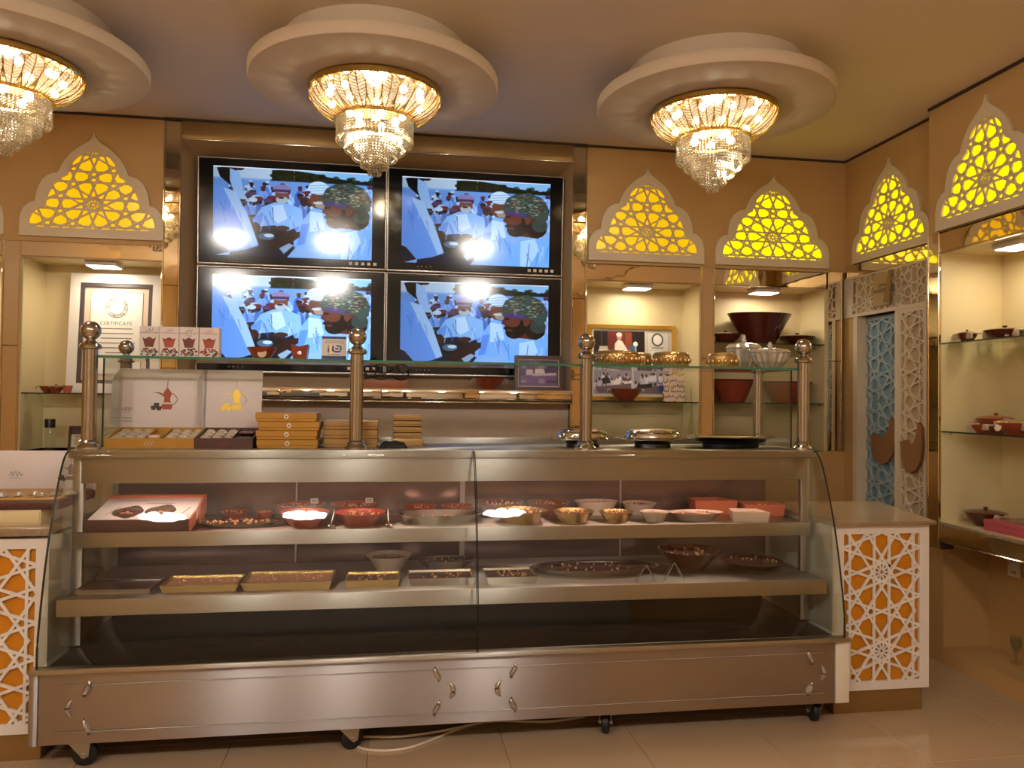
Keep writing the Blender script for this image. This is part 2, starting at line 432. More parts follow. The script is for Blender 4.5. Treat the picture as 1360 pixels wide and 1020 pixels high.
wr.box(4.1, 4.2, -3.3, 5.7, 0, CEIL)
struct('wall_right', wr, M['wall'])
sb = MB(); sb.box(3.56, 3.60, 3.2, 4.13, 0, .756); sb.box(3.26, 3.56, 3.2, 4.13, 0, .10); sb.box(3.258, 3.60, 4.131, 4.14, .0, .756)
struct('wall_storage', sb, M['wall'], 'beige open storage space below the right wall niche')
gp = MB()
gp.box(-3.4, -1.45, 5.138, 5.15, CEIL - .014, CEIL); gp.box(-1.45, 1.318, 5.128, 5.15, CEIL - .014, CEIL); gp.box(1.318, 3.26, 5.138, 5.15, CEIL - .014, CEIL)
gp.box(3.248, 3.26, 4.13, 5.15, CEIL - .014, CEIL); gp.box(3.148, 3.16, -3.3, 4.13, CEIL - .016, CEIL)
struct('trim_1', gp, M['gap'])  # dark-coloured strips stand in for the shade of the gap under the ceiling

# television surround: gold frame, bevelled reveal
fr = thing('screen_surround', 'brushed gold frame with sloping inner sides around the four screens', 'frame', (-.066, 5.15, 1.6))
WL = (-.066, 5.15, 1.6)
part('top_beam', MB().rbox(-1.34, 1.212, 5.132, 5.16, 3.183, 3.296, .003), M['goldframe'], fr, world=WL)
rv = MB(); x0, x1, z1, z0 = -1.34, 1.212, 3.183, 1.604; d = .075
rv.add([(x0, 5.14, z1), (x1, 5.14, z1), (x1 - d, 5.295, z1 - d), (x0 + d, 5.295, z1 - d)], [(0, 1, 2, 3)])
part('top_reveal', rv, M['recess'], fr, world=WL)
for s, xa in ((1, x0), (-1, x1)):
    m = MB().add([(xa, 5.14, z0), (xa, 5.14, z1), (xa + s * d, 5.295, z1 - d), (xa + s * d, 5.295, z0)], [(0, 1, 2, 3)])
    part('side_reveal', m, M['recess'], fr, world=WL)
part('top_lip', MB().rbox(-1.34, 1.212, 5.126, 5.138, 3.176, 3.186, .002), M['chrome'], fr, world=WL)

lg = thing('wall_ledge', 'long mirror fronted ledge running below the four screens', 'ledge', (-.066, 5.05, 1.519))
part('board', MB().rbox(-1.34, 1.212, 5.06, 5.30, 1.523, 1.604, .003), M['wallpink'], lg, world=(-.066, 5.05, 1.519))
for i in range(4):
    a = -1.335 + i * .6365
    part('mirror_tile', MB().rbox(a, a + .634, 5.05, 5.06, 1.523, 1.600, .003), M['mirror2'], lg, world=(-.066, 5.05, 1.519))
part('trim_strip', MB().rbox(-1.34, 1.212, 5.045, 5.062, 1.514, 1.523, .002), M['chrome'], lg, world=(-.066, 5.05, 1.519))

# mirrored pillars
def pillar(label, loc, rz, w, z0, z1, depth=.06, g='mirror clad pillars', m='mirror'):
    t = thing('mirror_pillar', label, 'pillar', (loc[0], loc[1], z0), rz, g)
    part('core', B(-w / 2 + .003, w / 2 - .003, .004, depth, 0, z1 - z0), M['gap'], t)
    n = max(1, round((z1 - z0) / .55)); h = (z1 - z0) / n
    for i in range(n):
        part('mirror_panel', MB().rbox(-w / 2 + .009, w / 2 - .009, -.008, .004, i * h + .001, (i + 1) * h - .001, .004, 1), M[m], t)
    for s in (-1, 1):
        part('edge_strip', MB().rbox(s * (w / 2 - .005) - .005, s * (w / 2 - .005) + .005, -.012, .006, 0, z1 - z0, .002, 1), M['chrome'], t)
    return t
pillar('tall bronze mirror pillar on the left side of the screens', (-1.396, 5.15), 0, .108, 1.19, 3.295)
pillar('tall bronze mirror pillar on the right side of the screens', (1.265, 5.15), 0, .106, 1.19, 3.295)
pillar('bronze mirror pillar left of the framed certificate niche', (-2.322, 5.15), 0, .11, 1.19, 2.49, .36)
pillar('bronze mirror pillar between the two right back wall niches', (2.201, 5.15), 0, .106, 1.19, 2.50, .36)
pillar('mirror pillar in the corner beside the lattice doorway', (3.178, 5.15), 0, .115, 1.19, 2.50, .06, m='mirror2')
pillar('bronze mirror pillar between the doorway and the right wall shelves', (3.16, 4.082), -math.pi / 2, .098, .70, 2.55, .09)
pillar('bronze mirror pillar at the near end of the right wall shelves', (3.16, 3.25), -math.pi / 2, .098, .70, 2.55, .09)

# niches
def niche(label, loc, rz, w, zb, zt, depth, shelves, band):
    t = thing('display_niche', label, 'niche', (loc[0], loc[1], zb), rz, 'lit display niches'); h = zt - zb; k = .018
    part('back_panel', B(-w / 2, w / 2, depth, depth + k, 0, h), M['niche'], t)
    for s in (-1, 1): part('side_panel', B(min(s * w / 2, s * (w / 2 + k)), max(s * w / 2, s * (w / 2 + k)), .004, depth, 0, h), M['niche'], t)
    part('top_panel', B(-w / 2, w / 2, .012, depth, h, h + k), M['niche'], t)
    part('bottom_panel', B(-w / 2, w / 2, .004, depth, -k, 0), M['niche'], t)
    part('mirror_band', MB().rbox(-w / 2 - .01, w / 2 + .01, -.008, .012, h, h + band - .004, .004, 1), M['mirror'], t)
    part('trim_strip', MB().rbox(-w / 2 - .01, w / 2 + .01, -.012, .012, h - .007, h, .002, 1), M['chrome'], t)
    for z in shelves:
        g = part('glass_shelf', B(-w / 2 + .002, w / 2 - .002, .006, depth - .01, z - zb - .008, z - zb), M['shelfglass'], t)
        part('glass_edge', B(-w / 2 + .002, w / 2 - .002, .003, .006, z - zb - .008, z - zb), M['darkedge'], g)
        pn = MB()
        for sx in (-1, 1):
            for yy in (.06, depth - .08): pn.tube([(sx * (w / 2 - .0005), yy, z - zb - .014), (sx * (w / 2 - .016), yy, z - zb - .014)], .005, 6)
        part('shelf_pin', pn, M['chrome'], g)
    return t
niche('cream lit niche holding the framed certificate', (-1.853, 5.15), 0, .815, 1.19, 2.395, .32, (1.552,), .10)
niche('cream lit niche at the left edge of the picture', (-2.79, 5.15), 0, .82, 1.19, 2.395, .32, (1.552,), .10)
niche('cream lit niche holding the gold framed photo collage', (1.737, 5.15), 0, .815, 1.19, 2.372, .32, (1.538,), .118)
niche('cream lit niche holding the large brown bowls', (2.680, 5.15), 0, .845, 1.19, 2.372, .34, (1.966, 1.538), .118)
niche('tall cream shelf niche with clay pots on the right wall', (3.16, 3.665), -math.pi / 2, .73, .862, 2.426, .40, (1.900, 1.388), .12)
bd = thing('mirror_fascia', 'gold mirror fascia below the right wall shelf niche', 'fascia', (3.16, 3.665, .756), -math.pi / 2)
part('panel', MB().rbox(-.37, .47, -.01, .40, 0, .085, .004), M['mirror'], bd)
part('trim_strip', MB().rbox(-.37, .47, -.014, .01, -.008, 0, .002, 1), M['chrome'], bd)
part('top_strip', MB().rbox(-.37, .47, -.012, .02, .085, .105, .002, 1), M['stoneedge'], bd)
db = thing('mirror_band', 'gold mirror band above the lattice doorway header', 'mirror', (3.26, 4.64, 2.445), -math.pi / 2)
part('panel', MB().rbox(-.50, .50, -.008, .02, 0, .085, .004, 1), M['mirror'], db)
part('trim_strip', MB().rbox(-.50, .50, -.014, .01, -.008, 0, .002, 1), M['chrome'], db)

# niche lights
def niche_light(label, loc, rz=0., hx=.095):
    t = thing('niche_light', label, 'light', loc, rz, 'square niche lights')
    part('housing', MB().rbox(-hx, hx, -.075, .075, -.032, 0, .004), M['plastic'], t)
    part('diffuser', MB().rbox(-hx + .01, hx - .01, -.065, .065, -.036, -.031, .002, 1), M['led'], t)
    lamp('niche_lamp', 'AREA', (0, 0, -.04), NICHE_W, (1, .86, .64), (hx * 2 - .03, .12), parent=t)
niche_light('square led light above the framed certificate', (-1.835, 5.27, 2.395))
niche_light('square led light in the niche at the left picture edge', (-2.79, 5.27, 2.395))
niche_light('square led light above the gold framed photo collage', (1.722, 5.27, 2.372))
niche_light('square led light above the largest brown bowl', (2.69, 5.27, 2.372))
niche_light('square led light above the right wall clay pots', (3.33, 3.66, 2.426), -math.pi / 2)

# arched lattice panels
def arch_pts(prof, hw, h):
    rtp = [(x * hw, z * h) for x, z in prof]; return rtp + [(-x, z) for x, z in rtp[::-1] if x > 1e-6]
OUT = [(0, 1), (.022, .955), (.06, .918), (.11, .893), (.19, .86), (.27, .82), (.345, .772), (.41, .715), (.455, .66), (.485, .61), (.497, .60), (.56, .592), (.63, .572), (.695, .535), (.745, .48), (.775, .42), (.79, .36), (.797, .322), (.85, .315), (.905, .292), (.95, .26), (.982, .215), (1, .16), (1, 0)]
INN = [(0, .822), (.07, .812), (.15, .79), (.22, .76), (.285, .715), (.33, .66), (.352, .60), (.36, .585), (.43, .56), (.50, .525), (.56, .475), (.61, .415), (.645, .35), (.655, .30), (.665, .285), (.72, .272), (.79, .245), (.84, .205), (.87, .155), (.875, .085)]
def arch(label, loc, rz, pane, hw=.42, h=.665):
    t = thing('arch_panel', label, 'panel', loc, rz, 'backlit arch panels')
    o, i = arch_pts(OUT, hw, h), arch_pts(INN, hw, h)
    part('board', MB().prism(o, -.018, 0, i), M['arch'], t)
    k = hw / .42
    part('lattice', lattice(i, 0, .21, .0897 * k, .069, .0105, -.016, -.006), M['lattice'], t, smooth=False)
    part('pane', MB().prism([(x * 1.02, z) for x, z in i], -.004, -.001), M[pane], t)
    return t
arch('amber backlit arch panel above the certificate niche', (-1.861, 5.15, 2.522), 0, 'amber')
arch('amber backlit arch panel cut by the left picture edge', (-2.79, 5.15, 2.522), 0, 'amber')
arch('amber backlit arch panel above the photo collage niche', (1.750, 5.15, 2.512), 0, 'amber')
arch('bright yellow arch panel above the large brown bowls', (2.690, 5.15, 2.515), 0, 'yellow', .435)
arch('bright yellow arch panel above the lattice doorway', (3.26, 4.637, 2.535), -math.pi / 2, 'yellow', .40, .645)
arch('bright yellow arch panel above the right wall shelves', (3.16, 3.675, 2.555), -math.pi / 2, 'yellow', .38, .665)

# lattice doorway on the right wall
hd = thing('door_header', 'cream lattice header above the doorway with a curled paper notice', 'panel', (3.26, 4.64, 2.165), -math.pi / 2)
part('frame', MB().prism([(-.50, -.01), (.375, -.01), (.375, .272), (-.50, .272)], -.012, .0, [(-.40, .012), (.366, .012), (.366, .262), (-.40, .262)]), M['arch'], hd)
part('lattice', lattice([(-.40, .012), (.366, .012), (.366, .262), (-.40, .262)], -.22, .06, .064, .064, .009, -.010, -.002, True), M['lattice'], hd, smooth=False)
part('backing', B(-.5, .375, 0, .02, -.01, .272), M['doorpanel'], hd)
nt_ = thing('paper_notice', 'tan paper notice curling off the doorway header', 'notice', (3.245, 4.66, 2.20), -math.pi / 2)
pm = MB(); N = 14
for i in range(N + 1):
    x = -.13 + .27 * i / N; c = max(0, (i - 9) / 5); pm.v += [(x - .02 * c * c, -.004 - .10 * c * c, .0), (x - .02 * c * c, -.004 - .06 * c * c, .215)]
pm.f = [(2 * i, 2 * i + 2, 2 * i + 3, 2 * i + 1) for i in range(N)]
part('sheet', pm, M['papertan'], nt_)
part('lettering', text_mb('NO ENTRY', .034, T=Matrix.Translation((-.035, -.006, .10))), M['inkdark'], nt_)
part('lettering', text_mb(arabic('ممنوع'), .036, T=Matrix.Translation((-.03, -.006, .145))), M['inkdark'], nt_)
def leaf_door(name, label, loc, hw, h, cx, u, mp, ml, handle):
    t = thing(name, label, 'door', loc, -math.pi / 2)
    o = [(-hw, 0), (hw, 0), (hw, h), (-hw, h)]; k = .028; i = [(-hw + k, k), (hw - k, k), (hw - k, h - k), (-hw + k, h - k)]
    part('stile_frame', MB().prism(o, -.012, .01, i), ml, t)
    part('panel', B(-hw + .004, hw - .004, .004, .03, .004, h - .004), mp, t)
    part('lattice', lattice(i, cx, 1.36, u, u, .0105, -.011, .003, True), ml, t, smooth=False)
    return t
dl = leaf_door('door_leaf', 'blue grey lattice door leaf standing in the doorway', (3.33, 4.80, .01), .225, 2.14, .13, .088, M['bluedoor'], M['bluelat'], 1)
dr = leaf_door('door_leaf', 'cream lattice door leaf beside the mirror pillar', (3.262, 4.405, .01), .135, 2.145, .11, .088, M['doorpanel'], M['lattice'], -1)
HND = [(-.10, -.03), (-.115, .07), (-.045, .085), (-.03, .06), (0, .05), (.045, .075), (.07, .11), (.10, .20), (.135, .17), (.145, .05), (.125, -.04), (.07, -.10), (0, -.12), (-.06, -.10)]
part('handle', MB().prism([(x + .02, z + 1.24) for x, z in HND], -.035, -.012), M['woodhandle'], dl, label='carved wooden pull shaped like half a pot')
part('handle', MB().prism([(x * .8 + .01, z + 1.22) for x, z in HND], -.035, -.012), M['woodhandle'], dr, label='carved wooden pull shaped like half a pot')
struct('trim_2', B(3.25, 3.36, 4.985, 5.03, 0, 2.155).box(3.252, 3.36, 4.545, 4.575, 0, 2.155), M['arch'])
sk = thing('wall_socket', 'white power socket low in the right storage space', 'socket', (3.56, 3.93, .555), -math.pi / 2)
part('plate', MB().rbox(-.045, .045, -.012, 0, 0, .09, .004), M['plastic'], sk)
for sx in (-1, 1): part('switch', MB().rbox(sx * .02 - .01, sx * .02 + .01, -.016, -.011, .05, .075, .002), M['white'], sk)
part('socket_holes', B(-.012, -.006, -.0135, -.011, .02, .032).box(.006, .012, -.0135, -.011, .02, .032), M['inkdark'], sk)
# back room wall seen past the doorway
struct('wall_backroom', B(4.0, 4.05, 3.3, 5.6, 0, 2.8), M['teal'])

# ceiling roses and chandeliers
def rose(label, x, y):
    t = thing('ceiling_rose', label, 'ceiling rose', (x, y, 3.10), 0, 'round ceiling roses')
    part('lower_disc', MB().lathe([(1e-4, 0), (.60, 0), (.614, .004), (.62, .014), (.62, .056), (.614, .066), (.60, .07), (1e-4, .07)], 96), M['rose'], t)
    part('upper_disc', MB().lathe([(1e-4, .07), (.455, .07), (.455, .21), (1e-4, .21)], 96), M['rose'], t)
    return t
def build_chandelier(label, loc, bulb):
    t = thing('chandelier', label, 'chandelier', loc, 0, 'crystal chandeliers')
    part('ring', MB().lathe([(.300, -.004), (.328, -.004), (.335, -.012), (.335, -.030), (.326, -.036), (.300, -.034), (.300, -.004)], 64), M['gold'], t)
    part('plate', MB().lathe([(1e-4, -.003), (.30, -.003), (.30, -.010), (1e-4, -.010)], 48), M['chrome'], t)
    n = 24
    def pt(u, v, off=0.):
        rr = .325 - .125 * u ** 1.7 + off; z = -.032 - .125 * u ** .85; wv = math.sin(math.pi * min(1, .16 + .72 * u)) ** .8 * (1.05 if u > .12 else .55 + 4 * u)
        a = v * math.pi / n * .98 * wv; return (rr * math.cos(a), rr * math.sin(a), z)
    lm = MB(); nu, nv = 8, 4
    for i in range(nu + 1):
        for j in range(nv + 1): lm.v.append(pt(i / nu, -1 + 2 * j / nv))
    for i in range(nu):
        for j in range(nv): a = i * (nv + 1) + j; lm.f.append((a, a + 1, a + nv + 2, a + nv + 1))
    leaf = lm.mesh('glass_leaf', M['tube'])
    vm = MB(); us = [i / 8 for i in range(9)]
    for v in (-1, 1): vm.tube([pt(u, v, .003) for u in us], .0028, 4)
    vm.tube([pt(u, 0, .004) for u in us], .0026, 4)
    for i in range(9):
        u = .12 + .09 * i
        for v in (-1, 1): vm.tube([pt(u, 0, .004), pt(max(0, u - .10), v * .95, .003)], .0016, 3)
    vein = vm.mesh('gold_vein', M['gold'])
    for k in range(n):
        lf = mk('glass_leaf', leaf, t, (0, 0, 0), (0, 0, 2 * math.pi * k / n)); mk('gold_vein', vein, lf)
    part('bowl_rim', MB().lathe([(.185, -.150), (.202, -.150), (.204, -.162), (.187, -.162), (.185, -.150)], 48), M['gold'], t)
    for (rr, zt, zb, ns, nb) in ((.190, -.152, -.268, 72, 9), (.176, -.16, -.262, 60, 8), (.148, -.20, -.310, 56, 8), (.108, -.24, -.350, 42, 8), (.068, -.28, -.390, 26, 8), (.030, -.32, -.428, 12, 8)):
        cm = MB()
        for i in range(ns):
            a = 2 * math.pi * i / ns; cx, cy = rr * math.cos(a), rr * math.sin(a)
            for j in range(nb):
                z = zt + (zb - zt) * (j + .5) / nb; last = j == nb - 1; q = .0066 if not last else .0085; hz = (zt - zb) / nb * (.52 if not last else 1.0)
                cm.add([(cx + q, cy, z), (cx, cy + q, z), (cx - q, cy, z), (cx, cy - q, z), (cx, cy, z + hz * .9), (cx, cy, z - hz)],
                       [(0, 1, 4), (1, 2, 4), (2, 3, 4), (3, 0, 4), (1, 0, 5), (2, 1, 5), (3, 2, 5), (0, 3, 5)])
        part('crystal_tier', cm, M['crystal'], t, kind='stuff', smooth=False)
    for k in range(10):
        a = 2 * math.pi * (k + .5) / 10
        part('bulb', MB().sphere((.235 * math.cos(a), .235 * math.sin(a), -.055), .02, 12, 8), bulb, t)
    for k in range(5):
        a = 2 * math.pi * k / 5
        part('bulb', MB().sphere((.10 * math.cos(a), .10 * math.sin(a), -.15), .022, 12, 8), bulb, t)
    return t
spots = [(-1.82, 3.93, 'left chandelier cut by the picture edge', 'left round ceiling rose cut by the picture edge'),
         (-.10, 3.93, 'middle gold leaf chandelier hanging in front of the screens', 'middle round ceiling rose in front of the screens'),
         (1.685, 3.88, 'right gold leaf chandelier hanging before the yellow arches', 'right round ceiling rose before the yellow arches')]
ch0 = None
for i, (x, y, l1, l2) in enumerate(spots):
    rose('two tier plaster disc: ' + l2, x, y)
    if ch0 is None: ch0 = build_chandelier('crystal and ' + l1, (x, y, 3.10), M['bulb'])
    else: dup(ch0, (x, y, 3.10), label='crystal ' + l1)
    lamp('chandelier_lamp', 'POINT', (x, y, 2.985), CHAND_W, (1, .88, .70), .06)
# the row of ceiling lights over the camera, seen in the photograph as reflections on the screens and the glass
M['bowl_light'] = mat('frosted_globe', 'ffffff', .4, emit=(1, .972, .935), estr=REAR_E)
for x, l1 in ((-2.14, 'leftmost globe cluster light over the camera, mirrored in the screens'), (-.82, 'middle globe cluster light over the camera, mirrored in the screens'), (1.15, 'rightmost globe cluster light over the camera, mirrored in the screens')):
    t = thing('globe_cluster_light', l1, 'ceiling light', (x, -.3, CEIL - .11), 0, 'globe lights over the camera')
    part('stem', MB().lathe([(.06, .11), (.06, .09), (.012, .08), (.012, 0)], 20), M['gold'], t)
    part('mount', MB().lathe([(1e-4, 0), (.03, 0), (.035, -.04), (.06, -.05), (.065, -.09), (1e-4, -.10)], 24), M['gold'], t)
    for rr, zz, n in ((.165, -.115, 8), (.075, -.165, 5)):
        for k in range(n):
            a = 2 * math.pi * (k + .3) / n
            part('globe', MB().sphere((rr * math.cos(a), rr * math.sin(a), zz), .055, 16, 10), M['bowl_light'], t)

# ================================================================== TELEVISIONS
p = Paint(288, 162, 'a9c6f4')
rnd = random.Random(4)
p.rect(0, 0, .36, .12, 'd5dff2').rect(.36, .0, 1, .10, 'a8ccf0')
p.poly([(.36, .02), (.45, .0), (.62, .03), (.70, .06), (.85, .09), (1, .10), (1, .17), (.36, .15)], '26361f')
p.rect(.498, 0, .503, .14, '9a9fa8')
for i in range(60): p.ell(.36 + .64 * rnd.random(), .05 + .10 * rnd.random(), .02, .02, rnd.choice(['2e4424', '1d2a18', '3a4a2a', '4a3522']), .8)
p.rect(0, .14, 1, .45, '8fb2ea')
crowd = sorted((rnd.random() ** .8 * .27 + .13, rnd.random()) for _ in range(95))
for y, x in crowd:
    x = .10 + .90 * x; sz = .014 + (y - .13) * .085; c = rnd.choice(['cfe0ff', '9dbef5', 'b8d0fa', '6f98e0', '5f86d2'])
    p.poly([(x - sz * .7, y + sz), (x + sz * .7, y + sz), (x + sz * 1.6, y + sz * 3), (x + sz * 1.7, y + sz * 7), (x - sz * 1.7, y + sz * 7), (x - sz * 1.5, y + sz * 3)], c)
    p.poly([(x, y + sz * 1.4), (x + sz * .9, y + sz * 3), (x + sz * .6, y + sz * 7), (x, y + sz * 7)], '7ea4e6', .6)
    p.ell(x, y, sz * .62, sz * 1.25, rnd.choice(['5a3328', '432a28', '6a4236', '2f2430'])); p.ell(x, y - sz * .75, sz * .78, sz * .72, rnd.choice(['c9d8f4', '3a2e48', 'd8e2f4', '7a5a84', '8a3f4a']))
p.rect(.10, .44, .70, .70, '6d92da', .55)
for k in range(14):
    x = .14 + .04 * k; p.poly([(x, .42), (x + .02, .40), (x + .05, .62), (x + .01, .66)], rnd.choice(['3a4a78', '9dbdf4', '5b7fc4', '26304e']), .7)
# vested man at the back left
p.poly([(.02, .02), (.09, .0), (.15, .02), (.12, .12), (.11, .22), (.04, .12)], '14141c').poly([(.10, .02), (.16, .06), (.19, .30), (.15, .42), (.13, .30), (.10, .15)], 'b9d2fa').ell(.16, .01, .03, .03, '50302a')
p.ell(.17, .42, .03, .03, '3d2420').rect(.12, .36, .2, .39, '2a2430')
# dark middle: table, vessel, shadow
p.poly([(.16, .55), (.30, .52), (.48, .60), (.55, .80), (.46, 1), (.10, 1)], '26304e').ell(.36, .78, .10, .09, '1c2236').ell(.33, .77, .05, .04, '7387a6').ell(.345, .76, .03, .02, 'd8e4f4')
# man with patterned cap, bending
p.poly([(.24, .60), (.30, .44), (.38, .38), (.47, .39), (.55, .44), (.56, .62), (.46, .70), (.38, .64), (.28, .66)], 'a8ccfb').poly([(.36, .42), (.43, .40), (.46, .56), (.40, .62), (.36, .55)], 'd6e6ff').poly([(.24, .58), (.30, .50), (.33, .56), (.28, .66)], '86b0f2')
p.poly([(.36, .44), (.37, .62), (.375, .62), (.37, .43)], '7f9fd8')
p.ell(.425, .305, .045, .085, '9a6656').ell(.425, .35, .038, .04, 'c8ccd8').ell(.42, .325, .02, .012, '5a3630').ell(.425, .225, .058, .05, 'a99cc4').poly([(.37, .23), (.48, .23), (.475, .26), (.375, .26)], '6a4a78')
p.ell(.26, .67, .03, .055, '5e3a34').ell(.43, .67, .045, .03, '5e3a34')
# second man, white turban
p.poly([(.50, .78), (.56, .56), (.62, .42), (.72, .46), (.74, .60), (.73, .82), (.60, .88), (.50, .88)], '9cc4fb').poly([(.60, .46), (.68, .48), (.70, .66), (.60, .70)], 'cfe3ff').poly([(.55, .62), (.60, .60), (.57, .84), (.52, .86)], '7fa9f0')
p.poly([(.33, .86), (.46, .72), (.54, .70), (.54, .76), (.42, .92), (.36, .95)], '4a2c2a').ell(.36, .92, .04, .035, '3d2422').poly([(.41, .90), (.47, .84), (.50, .86), (.44, .96)], 'aebfd8')
p.ell(.645, .33, .046, .10, '8a5a4c').ell(.668, .385, .035, .045, 'b8a49c').ell(.65, .365, .03, .015, 'd9d6d8').ell(.655, .195, .066, .075, 'dce8fb')
for k in range(4): p.poly([(.595, .17 + .03 * k), (.72, .15 + .03 * k), (.72, .158 + .03 * k), (.595, .178 + .03 * k)], '9fb6dc')
# foreground thobe, left
p.poly([(0, .20), (.06, .24), (.14, .28), (.22, .60), (.28, .88), (.20, .93), (.10, .96), (.02, .80), (0, .78)], '8db6fa').poly([(.06, .24), (.14, .28), (.23, .62), (.28, .87), (.24, .90), (.17, .62)], 'c3dafe').poly([(0, .80), (.03, .82), (.10, .96), (.02, 1), (0, 1)], '20304e')
# big man in profile, patterned turban
p.poly([(.70, .90), (.72, .78), (.80, .68), (.90, .64), (1, .62), (1, 1), (.68, 1)], '9cc6fd').poly([(.80, .70), (.90, .66), (.93, .80), (.86, 1), (.80, 1)], 'cbe2ff').poly([(.86, .72), (.865, .72), (.85, 1), (.843, 1)], '6a90d0')
p.poly([(.70, .36), (.69, .42), (.675, .47), (.70, .49), (.70, .54), (.72, .60), (.80, .64), (.92, .66), (.97, .60), (.96, .42), (.86, .36)], '7a463a')
p.ell(.765, .575, .06, .075, '241b20').ell(.815, .52, .035, .09, '2a1f22').ell(.725, .525, .035, .022, '2e2226').ell(.735, .55, .02, .012, '8a5044').ell(.85, .45, .022, .05, '8a5548').ell(.755, .45, .05, .06, '8a5244').ell(.715, .415, .02, .012, '2a1c1c').ell(.91, .55, .07, .10, '3a2926').ell(.93, .50, .055, .08, '54605c')
p.poly([(.685, .38), (.675, .30), (.70, .20), (.76, .14), (.85, .12), (.94, .17), (.985, .27), (.99, .42), (.94, .50), (.90, .42), (.82, .42), (.74, .38)], '5b6a66')
for i in range(150):
    a = rnd.random() * 6.28; q = rnd.random() ** .5; x, y = .835 + .14 * q * math.cos(a), .275 + .125 * q * math.sin(a)
    p.ell(x, y, .012, .006, rnd.choice(['8a4a40', 'a9b49a', '3b3f48', '6c8a84', 'b08a6a', '4a3430', 'c4c6b4']), .75)
p.poly([(.69, .36), (.76, .34), (.84, .38), (.84, .41), (.76, .40), (.69, .39)], '6a4a9a', .7)
for k in range(26):
    x, y = rnd.choice([(.02, .35), (.10, .45), (.30, .46), (.44, .45), (.58, .55), (.66, .6), (.76, .78), (.90, .72)]); x += rnd.uniform(0, .10); y += rnd.uniform(0, .12); L = rnd.uniform(.08, .2); dx = rnd.uniform(-.02, .05)
    p.poly([(x, y), (x + .012, y), (x + dx + .006, y + L), (x + dx, y + L)], rnd.choice(['5d88d8', '6f9ae6', 'dbe8ff']), .5)
p.a *= (.62 + .38 * np.clip(p.X * 1.3 + .25, 0, 1))[..., None]
p.a = p.a ** 1.45; p.a[..., 0] *= .80; p.a[..., 1] *= .96
p.noise(.10)
# window bar and icons of the player
p.rect(0, 0, 1, .008, 'e2ecff')
pic_me = p.mesh('picture', 1.0, .575, M['tvpic']); pic_me2 = pic_me.copy(); pic_me2.materials[0] = M['tvpic2']
def tv(label, x, z, tilt, me, sc=1.0):
    w, h = 1.203, .690
    t = thing('wall_television', label, 'television', (x, 5.225, z), 0, 'screens of the video wall'); t.rotation_euler = (tilt, 0, 0)
    part('casing', MB().rbox(-w / 2, w / 2, .0, .05, 0, h, .006), M['black'], t)
    part('screen', MB().rbox(-w / 2 + .010, w / 2 - .010, -.003, .004, .016, h - .010, .001, 1), M['screen'], t)
    part('bottom_strip', MB().rbox(-w / 2, w / 2, -.006, .01, -.002, .012, .003), M['silver'], t)
    part('side_strip', MB().rbox(-w / 2 - .002, -w / 2 + .006, -.005, .02, 0, h, .002, 1).rbox(w / 2 - .006, w / 2 + .002, -.005, .02, 0, h, .002, 1).rbox(-w / 2, w / 2, -.005, .02, h - .005, h + .002, .002, 1), M['silver'], t)
    mk('picture', me, t, (-w / 2 + .095, -.0036, .062)).scale = (1.015, 1, 1)
    ic = MB()
    for k, xx in enumerate((.36, .40, .44, .48, .52)): ic.box(xx, xx + .022, -.0038, -.0034, .028, .048)
    part('status_icons', ic, M['inkwhite'], t)
    ic = MB()
    for k in range(4): ic.box(-.40 + .028 * k, -.39 + .028 * k, -.0038, -.0034, .034, .042)
    part('player_buttons', ic, M['inkgrey'], t)
tv('upper left screen of the four panel video wall', -.652, 2.400, R(2.95), pic_me)
tv('upper right screen of the four panel video wall', .560, 2.398, R(2.95), pic_me)
tv('lower left screen of the four panel video wall', -.652, 1.698, 0, pic_me2)
tv('lower right screen of the four panel video wall', .560, 1.696, 0, pic_me)

# ================================================================== DISPLAY CASE
XL, XR = -1.40, 2.145; CW = (.37, 3.80, 0)
case = thing('display_case', 'long stainless steel display case with curved glass front on casters', 'display case', CW)
def cp(name, mb, m, parent=case, **k): return part(name, mb, M[m], parent, world=CW if parent is case else CW, **k)
bp = cp('base_panel', MB().rbox(XL, XR - .035, 3.40, 3.44, .115, .410, .005), 'steel')
cp('base_fold', MB().rbox(XL + .06, XR - .10, 3.394, 3.402, .355, .358, .001, 1).rbox(XL + .06, XR - .10, 3.394, 3.402, .165, .168, .001, 1), 'steel', bp)
def curl(cx, mir):
    for q, (dx, dz) in enumerate(((0, 0), (.055, .075), (.055, -.075))):
        pts = []
        for i in range(9):
            a = -1 + 2 * i / 8
            if q == 0: pts.append((cx - mir * .018 * math.cos(a * 1.4), 3.399, .262 + .034 * a))
            else: pts.append((cx + mir * (dx + .010 * math.sin(a * 2.2) * (1 if q == 1 else -1)), 3.399, .262 + dz + .034 * a))
        cp('embossed_curl', MB().tube(pts, [.004, .008, .011, .012, .012, .012, .011, .008, .004], 10), 'silver', bp)
curl(-1.27, 1); curl(.27, -1); curl(.50, 1); curl(2.035, -1)
cp('base_end', MB().rbox(XR - .035, XR + .035, 3.395, 3.44, .115, .412, .004), 'plastic')
cp('base_end', MB().rbox(XL - .035, XL, 3.396, 3.47, .115, .412, .004), 'steel')
cp('base_body', B(XL, XR, 3.44, 4.20, .125, .405), 'steel')
cp('base_cap', MB().rbox(XL - .03, XR + .03, 3.372, 3.425, .410, .430, .004), 'steel2')
cp('deck', MB().rbox(XL + .015, XR - .015, 3.425, 4.18, .405, .420, .003), 'deck')
GP = [(3.384, .43), (3.384, .52), (3.400, .63), (3.434, .80), (3.470, .94), (3.516, 1.08), (3.566, 1.20), (3.602, 1.262), (3.636, 1.290), (3.68, 1.300)]
